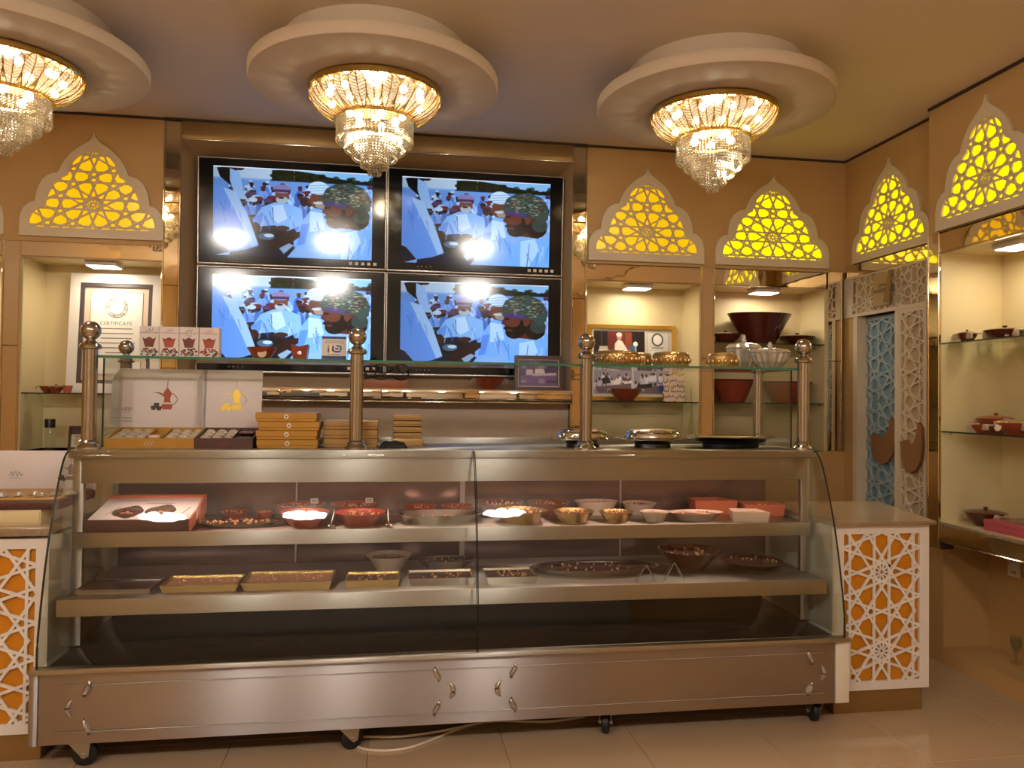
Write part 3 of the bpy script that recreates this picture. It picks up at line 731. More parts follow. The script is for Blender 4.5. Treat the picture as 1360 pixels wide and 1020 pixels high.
def sm(P, n=4):
    out = []
    for i in range(len(P) - 1):
        p0, p1, p2, p3 = P[max(0, i - 1)], P[i], P[i + 1], P[min(len(P) - 1, i + 2)]
        for k in range(n):
            t = k / n
            out.append(tuple(.5 * (2 * p1[c] + (p2[c] - p0[c]) * t + (2 * p0[c] - 5 * p1[c] + 4 * p2[c] - p3[c]) * t * t + (3 * p1[c] - p0[c] - 3 * p2[c] + p3[c]) * t ** 3) for c in (0, 1)))
    return out + [P[-1]]
GS = sm(GP)
for a, b in ((XL + .004, .388), (.394, XR - .004)):
    m = MB(); nx = 14
    for i in range(nx + 1):
        x = a + (b - a) * i / nx
        for (y, z) in GS: m.v.append((x, y, z))
    k = len(GS)
    for i in range(nx):
        for j in range(k - 1): m.f.append((i * k + j, i * k + j + 1, (i + 1) * k + j + 1, (i + 1) * k + j))
    g = cp('front_glass', m, 'glass')
    cp('glass_edge', MB().tube([(b if a < 0 else a, y, z) for y, z in GS], .0022, 4), 'darkedge', g)
for x in (XL, XR):
    poly = [(y, z) for y, z in GS] + [(4.19, 1.298), (4.19, .425)]
    T = Matrix(((0, 1, 0, x), (1, 0, 0, 0), (0, 0, 1, 0), (0, 0, 0, 1)))
    g = cp('end_glass', MB().prism(poly, -.003, .003, T=T), 'glass')
    cp('glass_edge', MB().tube([(x, y - .002, z) for y, z in GS], .0045, 6), 'darkedge', g)
    cp('end_mullion', MB().rbox(min(x, x - .045 * math.copysign(1, x - .3)), max(x, x - .045 * math.copysign(1, x - .3)), 3.70, 3.73, .425, 1.27, .003), 'steel2')
cp('top_slab', MB().rbox(XL - .005, XR + .005, 3.655, 4.21, 1.262, 1.300, .004), 'steel2')
cp('light_hood', MB().rbox(XL + .045, XR - .045, 3.668, 3.70, 1.150, 1.262, .003), 'steel2')
cp('lamp_or_fill_tube', MB().tube([(XL + .1, 3.74, 1.18), (XR - .1, 3.74, 1.18)], .013, 10), 'casetube')
lamp('case_lamp_or_fill', 'AREA', ((XL + XR) / 2, 3.76, 1.15), CASE_W, (1, .62, .50), (3.2, .05))
lamp('case_lamp_or_fill', 'AREA', ((XL + XR) / 2, 3.80, .905), CASE_W * .14, (1, .84, .74), (3.2, .04))  # added fill light, brightens the lower shelf
cp('lamp_or_fill_tube', MB().tube([(XL + .1, 3.76, .905), (XR - .1, 3.76, .905)], .008, 8), 'casetube')  # invented glowing tube, a fixture for the added fill above the lower shelf
def shelf(y0, zt, zb):
    s = cp('shelf', MB().rbox(XL + .02, XR - .02, y0 + .012, 4.17, zt - .012, zt, .002), 'steel2')
    cp('shelf_lip', MB().rbox(XL + .02, XR - .02, y0, y0 + .012, zb, zt + .004, .003), 'steel2', s)
shelf(3.65, .930, .868); shelf(3.50, .675, .607)
cp('under_panel', B(XL + .02, XR - .02, 4.17, 4.19, .42, .64), 'deck')
for i in range(4):
    a = XL + .01 + i * .882
    d = cp('sliding_door', MB().rbox(a, a + .90, 4.175 + .012 * (i % 2), 4.185 + .012 * (i % 2), .64, 1.262, .002, 1), 'backdoor')
    cp('door_stile', MB().rbox(a, a + .03, 4.165 + .012 * (i % 2), 4.176 + .012 * (i % 2), .64, 1.262, .002, 1), 'steel2', d)
cp('top_rail', MB().rbox(XL, XR, 4.17, 4.215, 1.300, 1.335, .004), 'steel2')
for (x, y, rz) in ((-1.26, 3.47, .0), (-.17, 3.47, .35), (1.00, 3.47, 1.25), (2.045, 3.47, 1.45)):
    T = Matrix.Translation((x, y, 0)) @ Matrix.Rotation(rz, 4, 'Z')
    c = cp('caster', MB().rbox(-.045, .045, -.05, .05, .108, .118, .002, T=T), 'zinc')
    for sy in (-1, 1): cp('fork_plate', MB().prism([(-.045, .108), (.048, .108), (.040, .045), (.022, .036), (.006, .05)], sy * .026 - .0015, sy * .026 + .0015, T=T), 'zinc', c)
    Tw = T @ Matrix.Translation((.02, 0, .05)) @ Matrix.Rotation(math.pi / 2, 4, 'X')
    cp('wheel', MB().lathe([(.012, -.018), (.04, -.018), (.049, -.012), (.050, 0), (.049, .012), (.04, .018), (.012, .018)], 24, T=Tw), 'rubber', c)
    cp('axle', MB().lathe([(1e-4, -.032), (.010, -.032), (.010, .032), (1e-4, .032)], 10, T=Tw), 'zinc', c)
cb = [(-.19, 3.60, .006), (-.12, 3.47, .006), (-.02, 3.425, .006), (.09, 3.435, .006), (.20, 3.50, .006), (.30, 3.58, .006), (.42, 3.65, .006), (.6, 3.70, .006)]
cb2 = [(-.20, 3.62, .006), (-.10, 3.55, .018), (.05, 3.53, .018), (.20, 3.55, .018), (.36, 3.60, .018), (.50, 3.64, .018), (.75, 3.60, .018), (.95, 3.66, .006)]
def sm3(P, n=5):
    out = []
    for i in range(len(P) - 1):
        q = [Vector(P[j]) for j in (max(0, i - 1), i, i + 1, min(len(P) - 1, i + 2))]
        for k in range(n):
            t = k / n; out.append(.5 * (2 * q[1] + (q[2] - q[0]) * t + (2 * q[0] - 5 * q[1] + 4 * q[2] - q[3]) * t * t + (3 * q[1] - q[0] - 3 * q[2] + q[3]) * t ** 3))
    return out + [Vector(P[-1])]
solo('power_cable', 'white power cable looping on the floor under the case', 'cable', MB().tube(sm3(cb), .006, 6), M['cable'])
solo('power_cable', 'second white cable running behind the floor loop', 'cable', MB().tube(sm3(cb2), .006, 6), M['cable'])

# post and glass rack standing on the case
RW = (.39, 3.72, 1.30)
rack = thing('shelf_rack', 'raised glass shelf on fluted posts with ball finials', 'rack', RW)
gs = part('glass_shelf', B(-1.325, 2.105, 3.735, 4.16, 1.713, 1.725), M['shelfglass'], rack, world=RW)
part('glass_edge', B(-1.325, 2.105, 3.731, 3.735, 1.713, 1.725), M['glassedge'], gs, world=RW)
for x in (-1.30, 2.075):
    e = part('end_pane', B(x - .003, x + .003, 3.76, 4.14, 1.305, 1.712), M['glass'], rack, world=RW)
    part('glass_edge', B(x - .0035, x + .0035, 3.756, 3.76, 1.305, 1.712), M['darkedge'], e, world=RW)
def post(x, y, k, hs):
    T = Matrix.Translation((x, y, 1.30)); z = hs
    sh = part('post', MB().lathe([(.031 * k, .02), (.031 * k, z)], 32, flute=.07, T=T, cap=True), M['post'], rack, world=RW)
    part('base_flange', MB().lathe([(1e-4, .0), (.052 * k, .0), (.053 * k, .010), (.046 * k, .018), (.040 * k, .024), (.043 * k, .034), (.033 * k, .042)], 32, T=T), M['post'], sh, world=RW)
    part('collar', MB().lathe([(.032 * k, z - .006), (.044 * k, z - .002), (.047 * k, z + .008), (.042 * k, z + .018), (.030 * k, z + .024), (.020 * k, z + .034), (.017 * k, z + .046)], 32, T=T), M['post'], sh, world=RW)
    part('ball', MB().sphere((0, 0, z + .036 + .043 * k), .043 * k, 32, 16, T=T), M['post'], sh, world=RW)
for x in (-1.345, -.163, .957, 2.122): post(x, 3.72, 1.0, .455)
post(-1.325, 4.13, .86, .412); post(2.075, 4.13, .86, .412)

# ================================================================== SIDE COUNTERS
def counter(label, x0, x1, cx, yb):
    L = ((x0 + x1) / 2, 3.53, 0); t = thing('side_counter', label, 'counter', L, 0, 'lattice fronted side counters')
    o = [(x0, .117), (x1, .117), (x1, .935), (x0, .935)]; i = [(cx - .208, .16), (cx + .208, .16), (cx + .208, .892), (cx - .208, .892)]
    part('front_frame', MB().prism(o, 3.525, 3.54, i), M['white'], t, world=L)
    part('lattice', lattice(i, cx, .70, .0865, .0929, .0125, 3.527, 3.537, True), M['white'], t, world=L, smooth=False)
    part('orange_panel', B(cx - .215, cx + .215, 3.543, 3.548, .15, .90), M['orange'], t, world=L)
    part('body', B(x0 + .002, x1 - .002, 3.548, yb, .117, .935), M['white'], t, world=L)
    part('kick_base', B(x0 + .02, x1 - .025, 3.545, yb - .02, 0, .117), M['goldframe'], t, world=L)
    return t, L
rc, L = counter('white counter with orange lattice front right of the display case', 2.17, 2.70, 2.440, 4.22)
T = Matrix.Translation((0, 0, .937)) @ Matrix.Rotation(math.pi / 2, 4, 'X')
def slab(pts, z0, z1):
    n = len(pts); return MB().add([(x, y, z0) for x, y in pts] + [(x, y, z1) for x, y in pts], [tuple(range(n)), tuple(range(n, 2 * n))] + [(i, (i + 1) % n, (i + 1) % n + n, i + n) for i in range(n)])
part('counter_top', slab([(2.16, 3.50), (2.715, 3.50), (2.90, 4.24), (2.16, 4.24)], .937, .957), M['stone'], rc, world=L)
part('top_edge', MB().rbox(2.155, 2.72, 3.494, 3.502, .937, .957, .003), M['stoneedge'], rc, world=L)
lc, L = counter('white counter with orange lattice front left of the display case', -1.945, -1.420, -1.680, 4.5)
part('counter_top', MB().rbox(-1.98, -1.407, 3.50, 4.5, .955, .985, .004), M['stone'], lc, world=L)
part('top_edge', MB().rbox(-1.98, -1.407, 3.493, 3.502, .950, .982, .003), M['stoneedge'], lc, world=L)

# ================================================================== OBJECTS
def dallah(t, cx, cz, s, y, cols, T=None):
    """flat coffee pot and cups emblem, height about 1.2 s"""
    a, b, c = cols
    body = [(-.17, 0), (.17, 0), (.22, .10), (.21, .22), (.13, .36), (.12, .50), (.17, .62), (.15, .74), (.07, .86), (.015, .92), (-.015, .92), (-.07, .86), (-.15, .74), (-.17, .62), (-.12, .50), (-.13, .36), (-.21, .22), (-.22, .10)]
    f = lambda P: [(cx + x * s, cz + z * s) for x, z in P]
    part('emblem_pot', MB().flat(f(body), y, T), a, t)
    m = MB().flat(f([(-.14, .64), (-.30, .72), (-.62, .74), (-.34, .68), (-.14, .56)]), y, T)
    hp = [(.15, .70), (.26, .66), (.40, .50), (.42, .40), (.34, .28), (.21, .18)]
    m.tube([(cx + x * s, y, cz + z * s) for x, z in hp], .014 * s, 4, T=T); m.tube([(cx, y, cz + .92 * s), (cx, y, cz + 1.25 * s)], .012 * s, 4, T=T)
    part('emblem_spout', m, b, t)
    m = MB()
    for qx, qz in ((-.42, .14), (-.54, .02), (-.32, .0)):
        m.flat([(cx + (qx + .13 * math.cos(R(g))) * s, cz + (qz + .10 + .045 * math.sin(R(g))) * s) for g in range(0, 360, 30)], y, T)
        m.flat(f([(qx - .12, qz + .09), (qx - .07, qz - .05), (qx + .07, qz - .05), (qx + .12, qz + .09)]), y + .0002, T)
    part('emblem_cups', m, c, t)
    part('emblem_band', MB().flat(f([(-.17, .30), (.17, .30), (.20, .22), (-.20, .22)]), y - .0003, T), M['inkwhite'], t)

# ---- chocolate boxes on the case
choc_me = MB()
for i in range(7):
    for j in range(5):
        u, v = i / 6 - .5, j / 4 - .5; choc_me.v.append((u * .050, v * .036, .003 + .016 * max(0, math.cos(u * math.pi)) ** .5 * max(0, math.cos(v * math.pi)) ** .5))
for i in range(6):
    for j in range(4): a = i * 5 + j; choc_me.f.append((a, a + 1, a + 6, a + 5))
choc_me = choc_me.mesh('wrapped_chocolate', M['foil'])
ORD = ('first', 'second', 'third', 'fourth', 'fifth', 'sixth', 'seventh', 'eighth', 'ninth')
def choc_box(label, x, w, m, lid_label, cols, logo, emb):
    D, hf, hb = .225, .045, .088; t = thing('chocolate_box', label, 'box', (x, 3.765, 1.30), 0, 'open chocolate boxes')
    T = Matrix(((0, 1, 0, 0), (1, 0, 0, 0), (0, 0, 1, 0), (0, 0, 0, 1)))
    h2 = lambda y: hf + (hb - hf) * y / D
    part('tray', MB().prism([(0, 0), (D, 0), (D, hb - .02), (0, hf - .02)], -w / 2 + .004, w / 2 - .004, T=T), m, t)
    rim = MB()
    for x0, x1 in ((-w / 2, -w / 2 + .006), (w / 2 - .006, w / 2)): rim.prism([(0, 0), (D, 0), (D, hb), (0, hf)], x0, x1, T=T)
    rim.box(-w / 2, w / 2, -.004, .003, 0, hf + .002); rim.box(-w / 2, w / 2, D - .004, D + .002, 0, hb)
    part('rim', rim, m, t)
    lw, lh = w + .02, .29
    lid = part('lid', MB().rbox(-lw / 2, lw / 2, 0, .012, 0, lh, .003), M['cardwhite'], t, (-.01, D, .086), (R(-5), 0, 0), label=lid_label)
    flap = MB().add([(-lw / 2, 0, 0), (-lw / 2, 0, lh), (-lw / 2 - .015, -.05, lh - .06), (-lw / 2 - .012, -.05, .015)], [(0, 1, 2, 3)])
    part('lid_flap', flap, M['cardwhite'], lid)
    dv = MB()
    for c in cols[1]: dv.prism([(0, hf - .02), (D, hb - .02), (D, hb - .002), (0, hf - .002)], c - .002, c + .002, T=T)
    part('divider', dv, m, t)
    if emb: dallah(lid, .02, .09, .115, -.0012, emb)
    sl = math.atan((hb - hf) / D)
    for cx in cols[0]:
        for k in range(4):
            yy = .030 + .054 * k
            tag(mk('wrapped_chocolate', choc_me, None, (x + cx, 3.765 + yy, 1.30 + h2(yy) - .02 + .001), (sl, 0, random.uniform(-.15, .15))), 'silver wrapped chocolate, ' + ORD[list(cols[0]).index(cx)] + ' from left in the ' + ('front', 'second', 'third', 'back')[k] + ' row of the ' + logo, 'chocolate', 'chocolates in the ' + logo)
    return t, lid
b1, lid1 = choc_box('open gold chocolate box beside the leftmost front post', -1.100, .392, M['cardgold'], 'white lid printed with a brown coffee pot', ([-.165, -.112, -.059, .070, .123, .172], [-.028, .040]), 'gold box', (M['inkred'], M['ink'], M['inkdark']))
b2, lid2 = choc_box('open brown chocolate box left of the gold box stack', -.772, .262, M['cardbrown'], 'white lid printed with a gold coffee pot', ([-.10, -.047, .006], [.035]), 'brown box', (M['inkgold'], M['inkgold'], M['inkgold']))
part('card_insert', MB().rbox(-.022, .028, .055, .10, .042, .058, .002), M['cream'], b1); part('card_insert', MB().rbox(-.024, .030, .0, .04, .030, .042, .002), M['clay'], b1)
part('card_insert', MB().rbox(.045, .12, .12, .20, .06, .072, .002), M['claydark'], b2); part('card_insert', MB().rbox(.045, .12, .02, .10, .040, .052, .002), M['black'], b2)
def script(t, cx, cz, s, y, m, seed=1):
    g = random.Random(seed); pts = [(cx + s * (i / 14 - .5), y, cz + s * .22 * math.sin(i * 1.55 + seed) * (1 - .5 * abs(i / 14 - .5))) for i in range(15)]
    part('script_mark', MB().tube(sm3(pts, 3), s * .018, 4).box(cx - s * .4, cx + s * .4, y - .0005, y + .0005, cz - s * .34, cz - s * .32), m, t)
script(b1, .0, .024, .045, -.0048, M['inkwhite'], 2); script(b2, .0, .024, .035, -.0048, M['clay'], 3)
script(lid1, -.165, .09, .05, -.0012, M['ink'], 1)
part('contact_lines', MB().box(-.185, -.181, -.0012, -.0008, .045, .049).box(-.178, -.14, -.0012, -.0008, .045, .048).box(-.185, -.181, -.0012, -.0008, .030, .034).box(-.178, -.135, -.0012, -.0008, .030, .033), M['inkgrey'], lid1)

# ---- stacks of boxes
def flat_box(name, label, x, y, z, w, d, h, m, grp, badge=True, rz=0.):
    t = thing(name, label, 'box', (x, y, z), rz, grp)
    part('base', MB().rbox(-w / 2 + .003, w / 2 - .003, .003, d - .003, 0, h * .45, .002, 1), m, t)
    part('lid', MB().rbox(-w / 2, w / 2, 0, d, h * .30, h, .003, 1), m, t)
    if badge:
        Tm = Matrix.Translation((0, 0, h * .55)) @ Matrix.Rotation(math.pi / 2, 4, 'X')
        bd_ = part('round_label', MB().lathe([(1e-4, .001), (.011, .001), (.011, .003), (1e-4, .003)], 20, T=Tm), M['inkwhite'], t)
        part('label_centre', MB().lathe([(1e-4, .003), (.005, .003), (.005, .0036), (1e-4, .0036)], 12, T=Tm), M['inkgrey'], bd_)
    return t
for i, (nm, dx) in enumerate((('bottom', 0), ('second from bottom', -.004), ('third from bottom', .007), ('topmost', -.006))):
    flat_box('gold_gift_box', nm + ' box of the four gold boxes with round labels', -.484 + dx, 3.765, 1.30 + i * .0425, .283, .20, .042, M['cardgold'], 'gold boxes stacked on the case')
for i, nm in enumerate(('bottom', 'middle', 'top')):
    flat_box('copper_gift_box', nm + ' box of the copper stack behind the second post', -.195, 3.86, 1.30 + i * .044, .265, .19, .043, M['cardcopper'], 'copper boxes stacked on the case', False)
for i, nm in enumerate(('lowest', 'second lowest', 'second highest', 'highest')):
    flat_box('thin_gold_box', nm + ' box of the small thin gold stack behind the case', .085, 4.02, 1.336 + i * .031, .150, .11, .028, M['cardcopper'], 'thin gold boxes in the small stack', False)
solo('box_riser', 'low brown carton under the small thin gold stack', 'carton', MB().rbox(-.08, .08, 0, .12, 0, .035, .003), M['cardcopper'], (.085, 4.015, 1.30))
m = MB(); N = 10
for i in range(N + 1):
    for j in range(N + 1):
        u, v = i / N - .5, j / N - .5; m.v.append((u * .135, v * .10, .028 * (1 - (2 * max(abs(u), abs(v))) ** 6) + .005 * math.sin(9 * u + 4) * math.cos(11 * v)))
for i in range(N):
    for j in range(N): a = i * (N + 1) + j; m.f.append((a, a + 1, a + N + 2, a + N + 1))
solo('folded_cloth', 'folded black cloth beside the second post', 'cloth', m, M['blackcloth'], (.012, 3.82, 1.302))

# ---- silver serving dishes on the case
def dome_dish(label, x, y, rx, lid_h, m='silverdish'):
    t = thing('covered_dish', label, 'dish', (x, y, 1.30), 0, 'covered silver serving dishes'); k = .72
    part('foot', MB().lathe([(1e-4, 0), (rx * .62, 0), (rx * .60, .02), (rx * .68, .032)], 48, 1, k), M['black'], t)
    part('tray', MB().lathe([(rx * .6, .03), (rx * .97, .040), (rx, .046), (rx * .97, .050), (rx * .7, .046)], 48, 1, k), M['silverdish'], t)
    lid = part('lid', MB().lathe([(rx * .93, .048), (rx * .96, .056), (rx * .92, .075), (rx * .84, .075 + lid_h * .6), (rx * .6, .075 + lid_h * .9), (rx * .2, .075 + lid_h), (1e-4, .075 + lid_h)], 48, 1, k), M['silverdish'], t)
    part('rim_beads', MB().lathe([(rx * .92, .073), (rx * .95, .077), (rx * .91, .081)], 64, 1, k, flute=.02), M['silverdish'], lid)
    for s in (-1, 1):
        part('handle', MB().tube([(s * rx * .95, -.03, .046), (s * (rx + .022), -.02, .05), (s * (rx + .026), 0, .052), (s * (rx + .022), .02, .05), (s * rx * .95, .03, .046)], .004, 6), M['silverdish'], t)
dome_dish('silver covered dish behind the third front post', .985, 3.89, .140, .022)
dome_dish('silver covered dish between the two right posts', 1.357, 3.87, .158, .026)
t = thing('serving_tray', 'wide flat oval silver tray at the right end of the case', 'tray', (1.805, 3.90, 1.30))
part('foot', MB().lathe([(1e-4, 0), (.15, 0), (.16, .02), (.20, .038)], 48, 1, .62), M['black'], t)
part('plate', MB().lathe([(1e-4, .042), (.19, .043), (.222, .050), (.246, .056), (.249, .060), (.242, .060), (.20, .052), (1e-4, .048)], 64, 1, .62), M['silverdish'], t)
part('gold_inlay', MB().lathe([(1e-4, .0505), (.19, .0525), (.205, .055)], 48, 1, .62), M['inkgold'], t)

# ---- things on the raised glass shelf (top at 1.725)
ZS = 1.725
def carton(label, x, w, cm, em, lines, extra):
    t = thing('incense_carton', label, 'carton', (x, 3.80, ZS), 0, 'white incense cartons on the glass shelf'); h = .142
    part('box', MB().rbox(-w / 2, w / 2, 0, .055, 0, h, .0015, 1), M['cardwhite'], t)
    f = -.0008
    part('pot_print', MB().flat([(-.018, .045), (.018, .045), (.024, .068), (.030, .090), (.017, .083), (.003, .092), (-.003, .092), (-.017, .083), (-.030, .090), (-.024, .068)], f), em, t)
    part('pot_rim', MB().flat([(-.030, .090), (-.017, .081), (0, .088), (.017, .081), (.030, .090), (.022, .078), (-.022, .078)], f - .0003), M['ink'], t)
    g = random.Random(len(label) + int(w * 1e4)); st = {0: MB(), 1: MB(), 2: MB()}
    for k in range(34):
        cx, cz, q = g.uniform(-w / 2 + .008, w / 2 - .008), g.uniform(.007, .040), g.uniform(.004, .0075)
        if cz > .03 and abs(cx) > .026: cz -= .008
        st[k % 3].flat([(cx + q * math.cos(R(a)), cz + q * .8 * math.sin(R(a))) for a in range(0, 360, 60)], f - .0004 - k * .00001)
    part('resin_print', st[0], M['clay'], t); part('resin_print', st[1], cm, t); part('resin_print', st[2], M['inkdark'], t)
    part('lettering', text_mb(arabic('لبان'), .020, T=Matrix.Translation((0, f, .127))), extra, t)
    for k, ln in enumerate(lines): part('lettering', text_mb(ln, .0105, T=Matrix.Translation((0, f, .1125 - .011 * k))), extra, t)
carton('leftmost of the four incense cartons, with dark purple resin', -1.120, .086, M['inkgrey'], M['ink'], ['Frankincense Pearl'], M['inkdark'])
carton('second incense carton from the left, with orange brown resin', -1.032, .086, M['inkred'], M['inkred'], ['Frankincense Pearl'], M['inkgrey'])
carton('third incense carton from the left, with three lines of lettering', -.944, .086, M['inkgrey'], M['ink'], ['Frankincense Pearl', 'Finger'], M['inkdark'])
carton('rightmost incense carton, with bright red resin', -.853, .090, M['clayred'], M['inkred'], ['Frankincense Pearl'], M['inkred'])
t = thing('clay_bowl', 'small brown flared clay bowl with a round seal', 'bowl', (-.619, 3.84, ZS))
part('bowl', MB().lathe([(1e-4, 0), (.038, 0), (.042, .006), (.070, .055), (.064, .055), (.038, .012), (1e-4, .010)], 32), M['clay'], t)
part('seal', MB().lathe([(1e-4, 0), (.021, 0), (.021, .003), (1e-4, .003)], 24, T=Matrix.Translation((.01, -.055, .024)) @ Matrix.Rotation(R(68), 4, 'X')), M['cream'], t)
t = thing('clay_burner', 'small clay incense burner with peaked corners', 'burner', (-.439, 3.84, ZS))
def taper(w0, w1, h, peak=0.):
    a, b = w0 / 2, w1 / 2
    v = [(-a, -a, 0), (a, -a, 0), (a, a, 0), (-a, a, 0), (-b, -b, h + peak), (0, -b, h), (b, -b, h + peak), (b, 0, h), (b, b, h + peak), (0, b, h), (-b, b, h + peak), (-b, 0, h), (0, 0, h * .7)]
    f = [(0, 1, 6, 5, 4), (1, 2, 8, 7, 6), (2, 3, 10, 9, 8), (3, 0, 4, 11, 10), (3, 2, 1, 0)] + [(4, 5, 12), (5, 6, 12), (6, 7, 12), (7, 8, 12), (8, 9, 12), (9, 10, 12), (10, 11, 12), (11, 4, 12)]
    return MB().add(v, f)
part('burner', taper(.062, .082, .062, .012), M['clay'], t, smooth=False)
part('relief', MB().lathe([(1e-4, 0), (.012, 0), (.010, .004), (1e-4, .004)], 12, T=Matrix.Translation((0, -.037, .03)) @ Matrix.Rotation(math.pi / 2 - .12, 4, 'X')), M['clayred'], t)
t = thing('counter_sign', 'small white sign with navy bands on the glass shelf', 'sign', (-.280, 3.84, ZS)); t.rotation_euler = (R(-4), 0, 0)
part('card', MB().rbox(-.059, .059, 0, .004, 0, .118, .001, 1), M['paper'], t)
part('navy_band', MB().box(-.0585, .0585, -.001, .0, .106, .118).box(-.0585, .0585, -.001, 0, 0, .022), M['inkblue'], t)
part('logo', MB().box(-.030, -.024, -.0012, 0, .038, .062).box(-.0305, -.0235, -.0012, 0, .066, .072).tube([(-.005, -.001, .070), (-.006, -.001, .048), (.008, -.001, .042), (.028, -.001, .044), (.034, -.001, .056), (.030, -.001, .070), (.012, -.001, .072)], .004, 5).box(.006, .022, -.0012, 0, .054, .060), M['inkblue'], t)
part('logo_mark', MB().box(-.020, -.014, -.0012, 0, .038, .070), M['inkgold'], t)
part('fine_print', MB().box(-.045, .045, -.001, 0, .086, .088).box(-.04, .04, -.001, 0, .094, .096).box(-.03, .03, -.001, 0, .028, .031), M['inkgrey'], t)
def gold_bowl(label, x, r, y=3.86):
    t = thing('gilded_bowl', label, 'bowl', (x, y, ZS), 0, 'gilded bowls on the glass shelf'); t.scale = (1, 1, 1.22)
    part('bowl', MB().lathe([(1e-4, 0), (r * .86, 0), (r * .94, .008), (r, .030), (r * .98, .046), (r * .93, .048), (r * .9, .02), (1e-4, .016)], 48), M['golddish'], t)
    part('lid', MB().lathe([(r * .95, .046), (r * .97, .052), (r * .88, .060), (r * .5, .064), (1e-4, .065)], 48), M['golddish'], t)
    bd_ = MB(); n = max(8, int(r * 190))
    for k in range(n):
        a = 2 * math.pi * k / n; bd_.sphere((r * .985 * math.cos(a), r * .985 * math.sin(a), .026), .0115, 8, 5)
    part('boss_row', bd_, M['golddish'], t)
    bd_ = MB(); n *= 2
    for k in range(n):
        a = 2 * math.pi * k / n; bd_.sphere((r * .9 * math.cos(a), r * .9 * math.sin(a), .006), .006, 6, 4)
    part('foot_beads', bd_, M['golddish'], t)
gold_bowl('widest gilded bowl, next to the third front post', 1.156, .118); gold_bowl('second gilded bowl from the left on the glass shelf', 1.450, .098)
gold_bowl('small gilded bowl tucked behind the second one', 1.335, .055, 3.99); gold_bowl('gilded bowl beside the cut crystal jars', 1.738, .078)
def crystal_jar(label, x, y, r, h):
    t = thing('crystal_jar', label, 'jar', (x, y, ZS), 0, 'cut crystal jars')
    part('bowl', MB().lathe([(1e-4, 0), (r * .5, 0), (r * .55, .006), (r * .82, h * .25), (r, h * .55), (r * .97, h * .6), (r * .8, h * .4), (1e-4, .01)], 36, flute=.09), M['cutcrystal'], t, smooth=False)
    lid = part('lid', MB().lathe([(r, h * .6), (r * 1.02, h * .64), (r * .85, h * .74), (r * .35, h * .80), (r * .12, h * .82)], 36, flute=.06), M['cutcrystal'], t, smooth=False)
    part('finial', MB().sphere((0, 0, h * .86), r * .15, 10, 6).sphere((0, 0, h * .95), r * .10, 10, 6, 1.4), M['cutcrystal'], lid)
crystal_jar('taller cut crystal jar standing behind the other one', 1.955, 4.06, .098, .19); crystal_jar('cut crystal jar near the rightmost front post', 2.000, 3.845, .106, .135)

# ---- ledge below the screens (top at 1.604)
t = thing('wire_sculpture', 'black wire lettering sculpture on a wooden block', 'sculpture', (-.04, 5.12, 1.604))
part('block', MB().rbox(-.145, .145, -.03, .03, 0, .055, .003), M['wood'], t)
wp = [(-.20, .08), (-.16, .06), (-.13, .10), (-.10, .07), (-.07, .09), (-.05, .14), (-.06, .20), (-.10, .19), (-.09, .13), (-.02, .10), (.04, .13), (.07, .18), (.09, .12), (.12, .10), (.15, .13), (.14, .07), (.09, .06), (.05, .08)]
part('wire', MB().tube(sm3([(x, 0, z) for x, z in wp], 6), .005, 6).tube(sm3([(-.15, 0, .052), (-.09, 0, .075), (-.03, 0, .058), (.04, 0, .08), (.10, 0, .06), (.145, 0, .09)], 5), .005, 6), M['black'], t)
def handled_bowl(label, loc, r, h, m='clay', grp=None):
    t = thing('clay_bowl', label, 'bowl', loc, 0, grp)
    part('bowl', MB().lathe([(1e-4, 0), (r * .45, 0), (r * .5, h * .08), (r * .85, h * .6), (r, h), (r * .94, h), (r * .78, h * .6), (r * .45, h * .2), (1e-4, h * .16)], 36), M[m], t)
    for s in (-1, 1):
        part('handle', MB().tube([(s * r * .97, -.012, h * .95), (s * (r + .018), -.010, h * .9), (s * (r + .02), 0, h * .6), (s * (r + .016), .010, h * .9), (s * r * .97, .012, h * .95)], .004, 5), M['woven'], t)
    return t
handled_bowl('brown clay bowl below the lower right screen', (.648, 5.11, 1.604), .100, .078)
def picture(name, label, loc, w, h, fm, fw_, paint, tilt=0., mats=None, d=.02):
    t = thing(name, label, 'picture', loc); t.rotation_euler = (tilt, 0, 0)
    o = [(-w / 2, 0), (w / 2, 0), (w / 2, h), (-w / 2, h)]; i = [(-w / 2 + fw_, fw_), (w / 2 - fw_, fw_), (w / 2 - fw_, h - fw_), (-w / 2 + fw_, h - fw_)]
    part('frame', MB().prism(o, -d, 0, i), fm, t); part('backing', B(-w / 2 + .003, w / 2 - .003, -.006, -.001, .003, h - .003), M['mat_'] if mats is None else mats, t)
    if paint:
        q, x0, z0, W, H = paint; mk('print', q.mesh('print', W, H, M['pic'], -.0075), t, (x0, 0, z0))
    return t
q = Paint(64, 44, '3a2a5a')
q.rect(0, 0, .5, .45, '4a3868').rect(.5, 0, 1, .4, '2e2148').rect(.3, .05, .33, .5, '6a5a86').poly([(.05, .6), (.95, .5), (.95, 1), (.05, 1)], '6d4f86').rect(.18, .40, .36, .58, 'cdbfd0').rect(.2, .36, .34, .42, 'e6dce2')
q.poly([(.40, .55), (.42, .22), (.50, .14), (.58, .24), (.66, .42), (.64, .56)], 'e3d9dc').ell(.44, .16, .05, .08, '9a7c86').ell(.55, .14, .05, .08, '6a3f4a').poly([(.36, .52), (.95, .48), (.95, .58), (.36, .62)], 'c9bccd').rect(.05, .78, .18, .86, 'a894c0').rect(.72, .78, .95, .88, '2e2148').rect(.50, .70, .66, .9, '9a80ae').noise(.25)
picture('framed_photo', 'small brown framed photo leaning below the lower right screen', (.982, 5.10, 1.604), .330, .235, M['framebrown'], .022, (q, -.135, .030, .27, .175), R(-5))

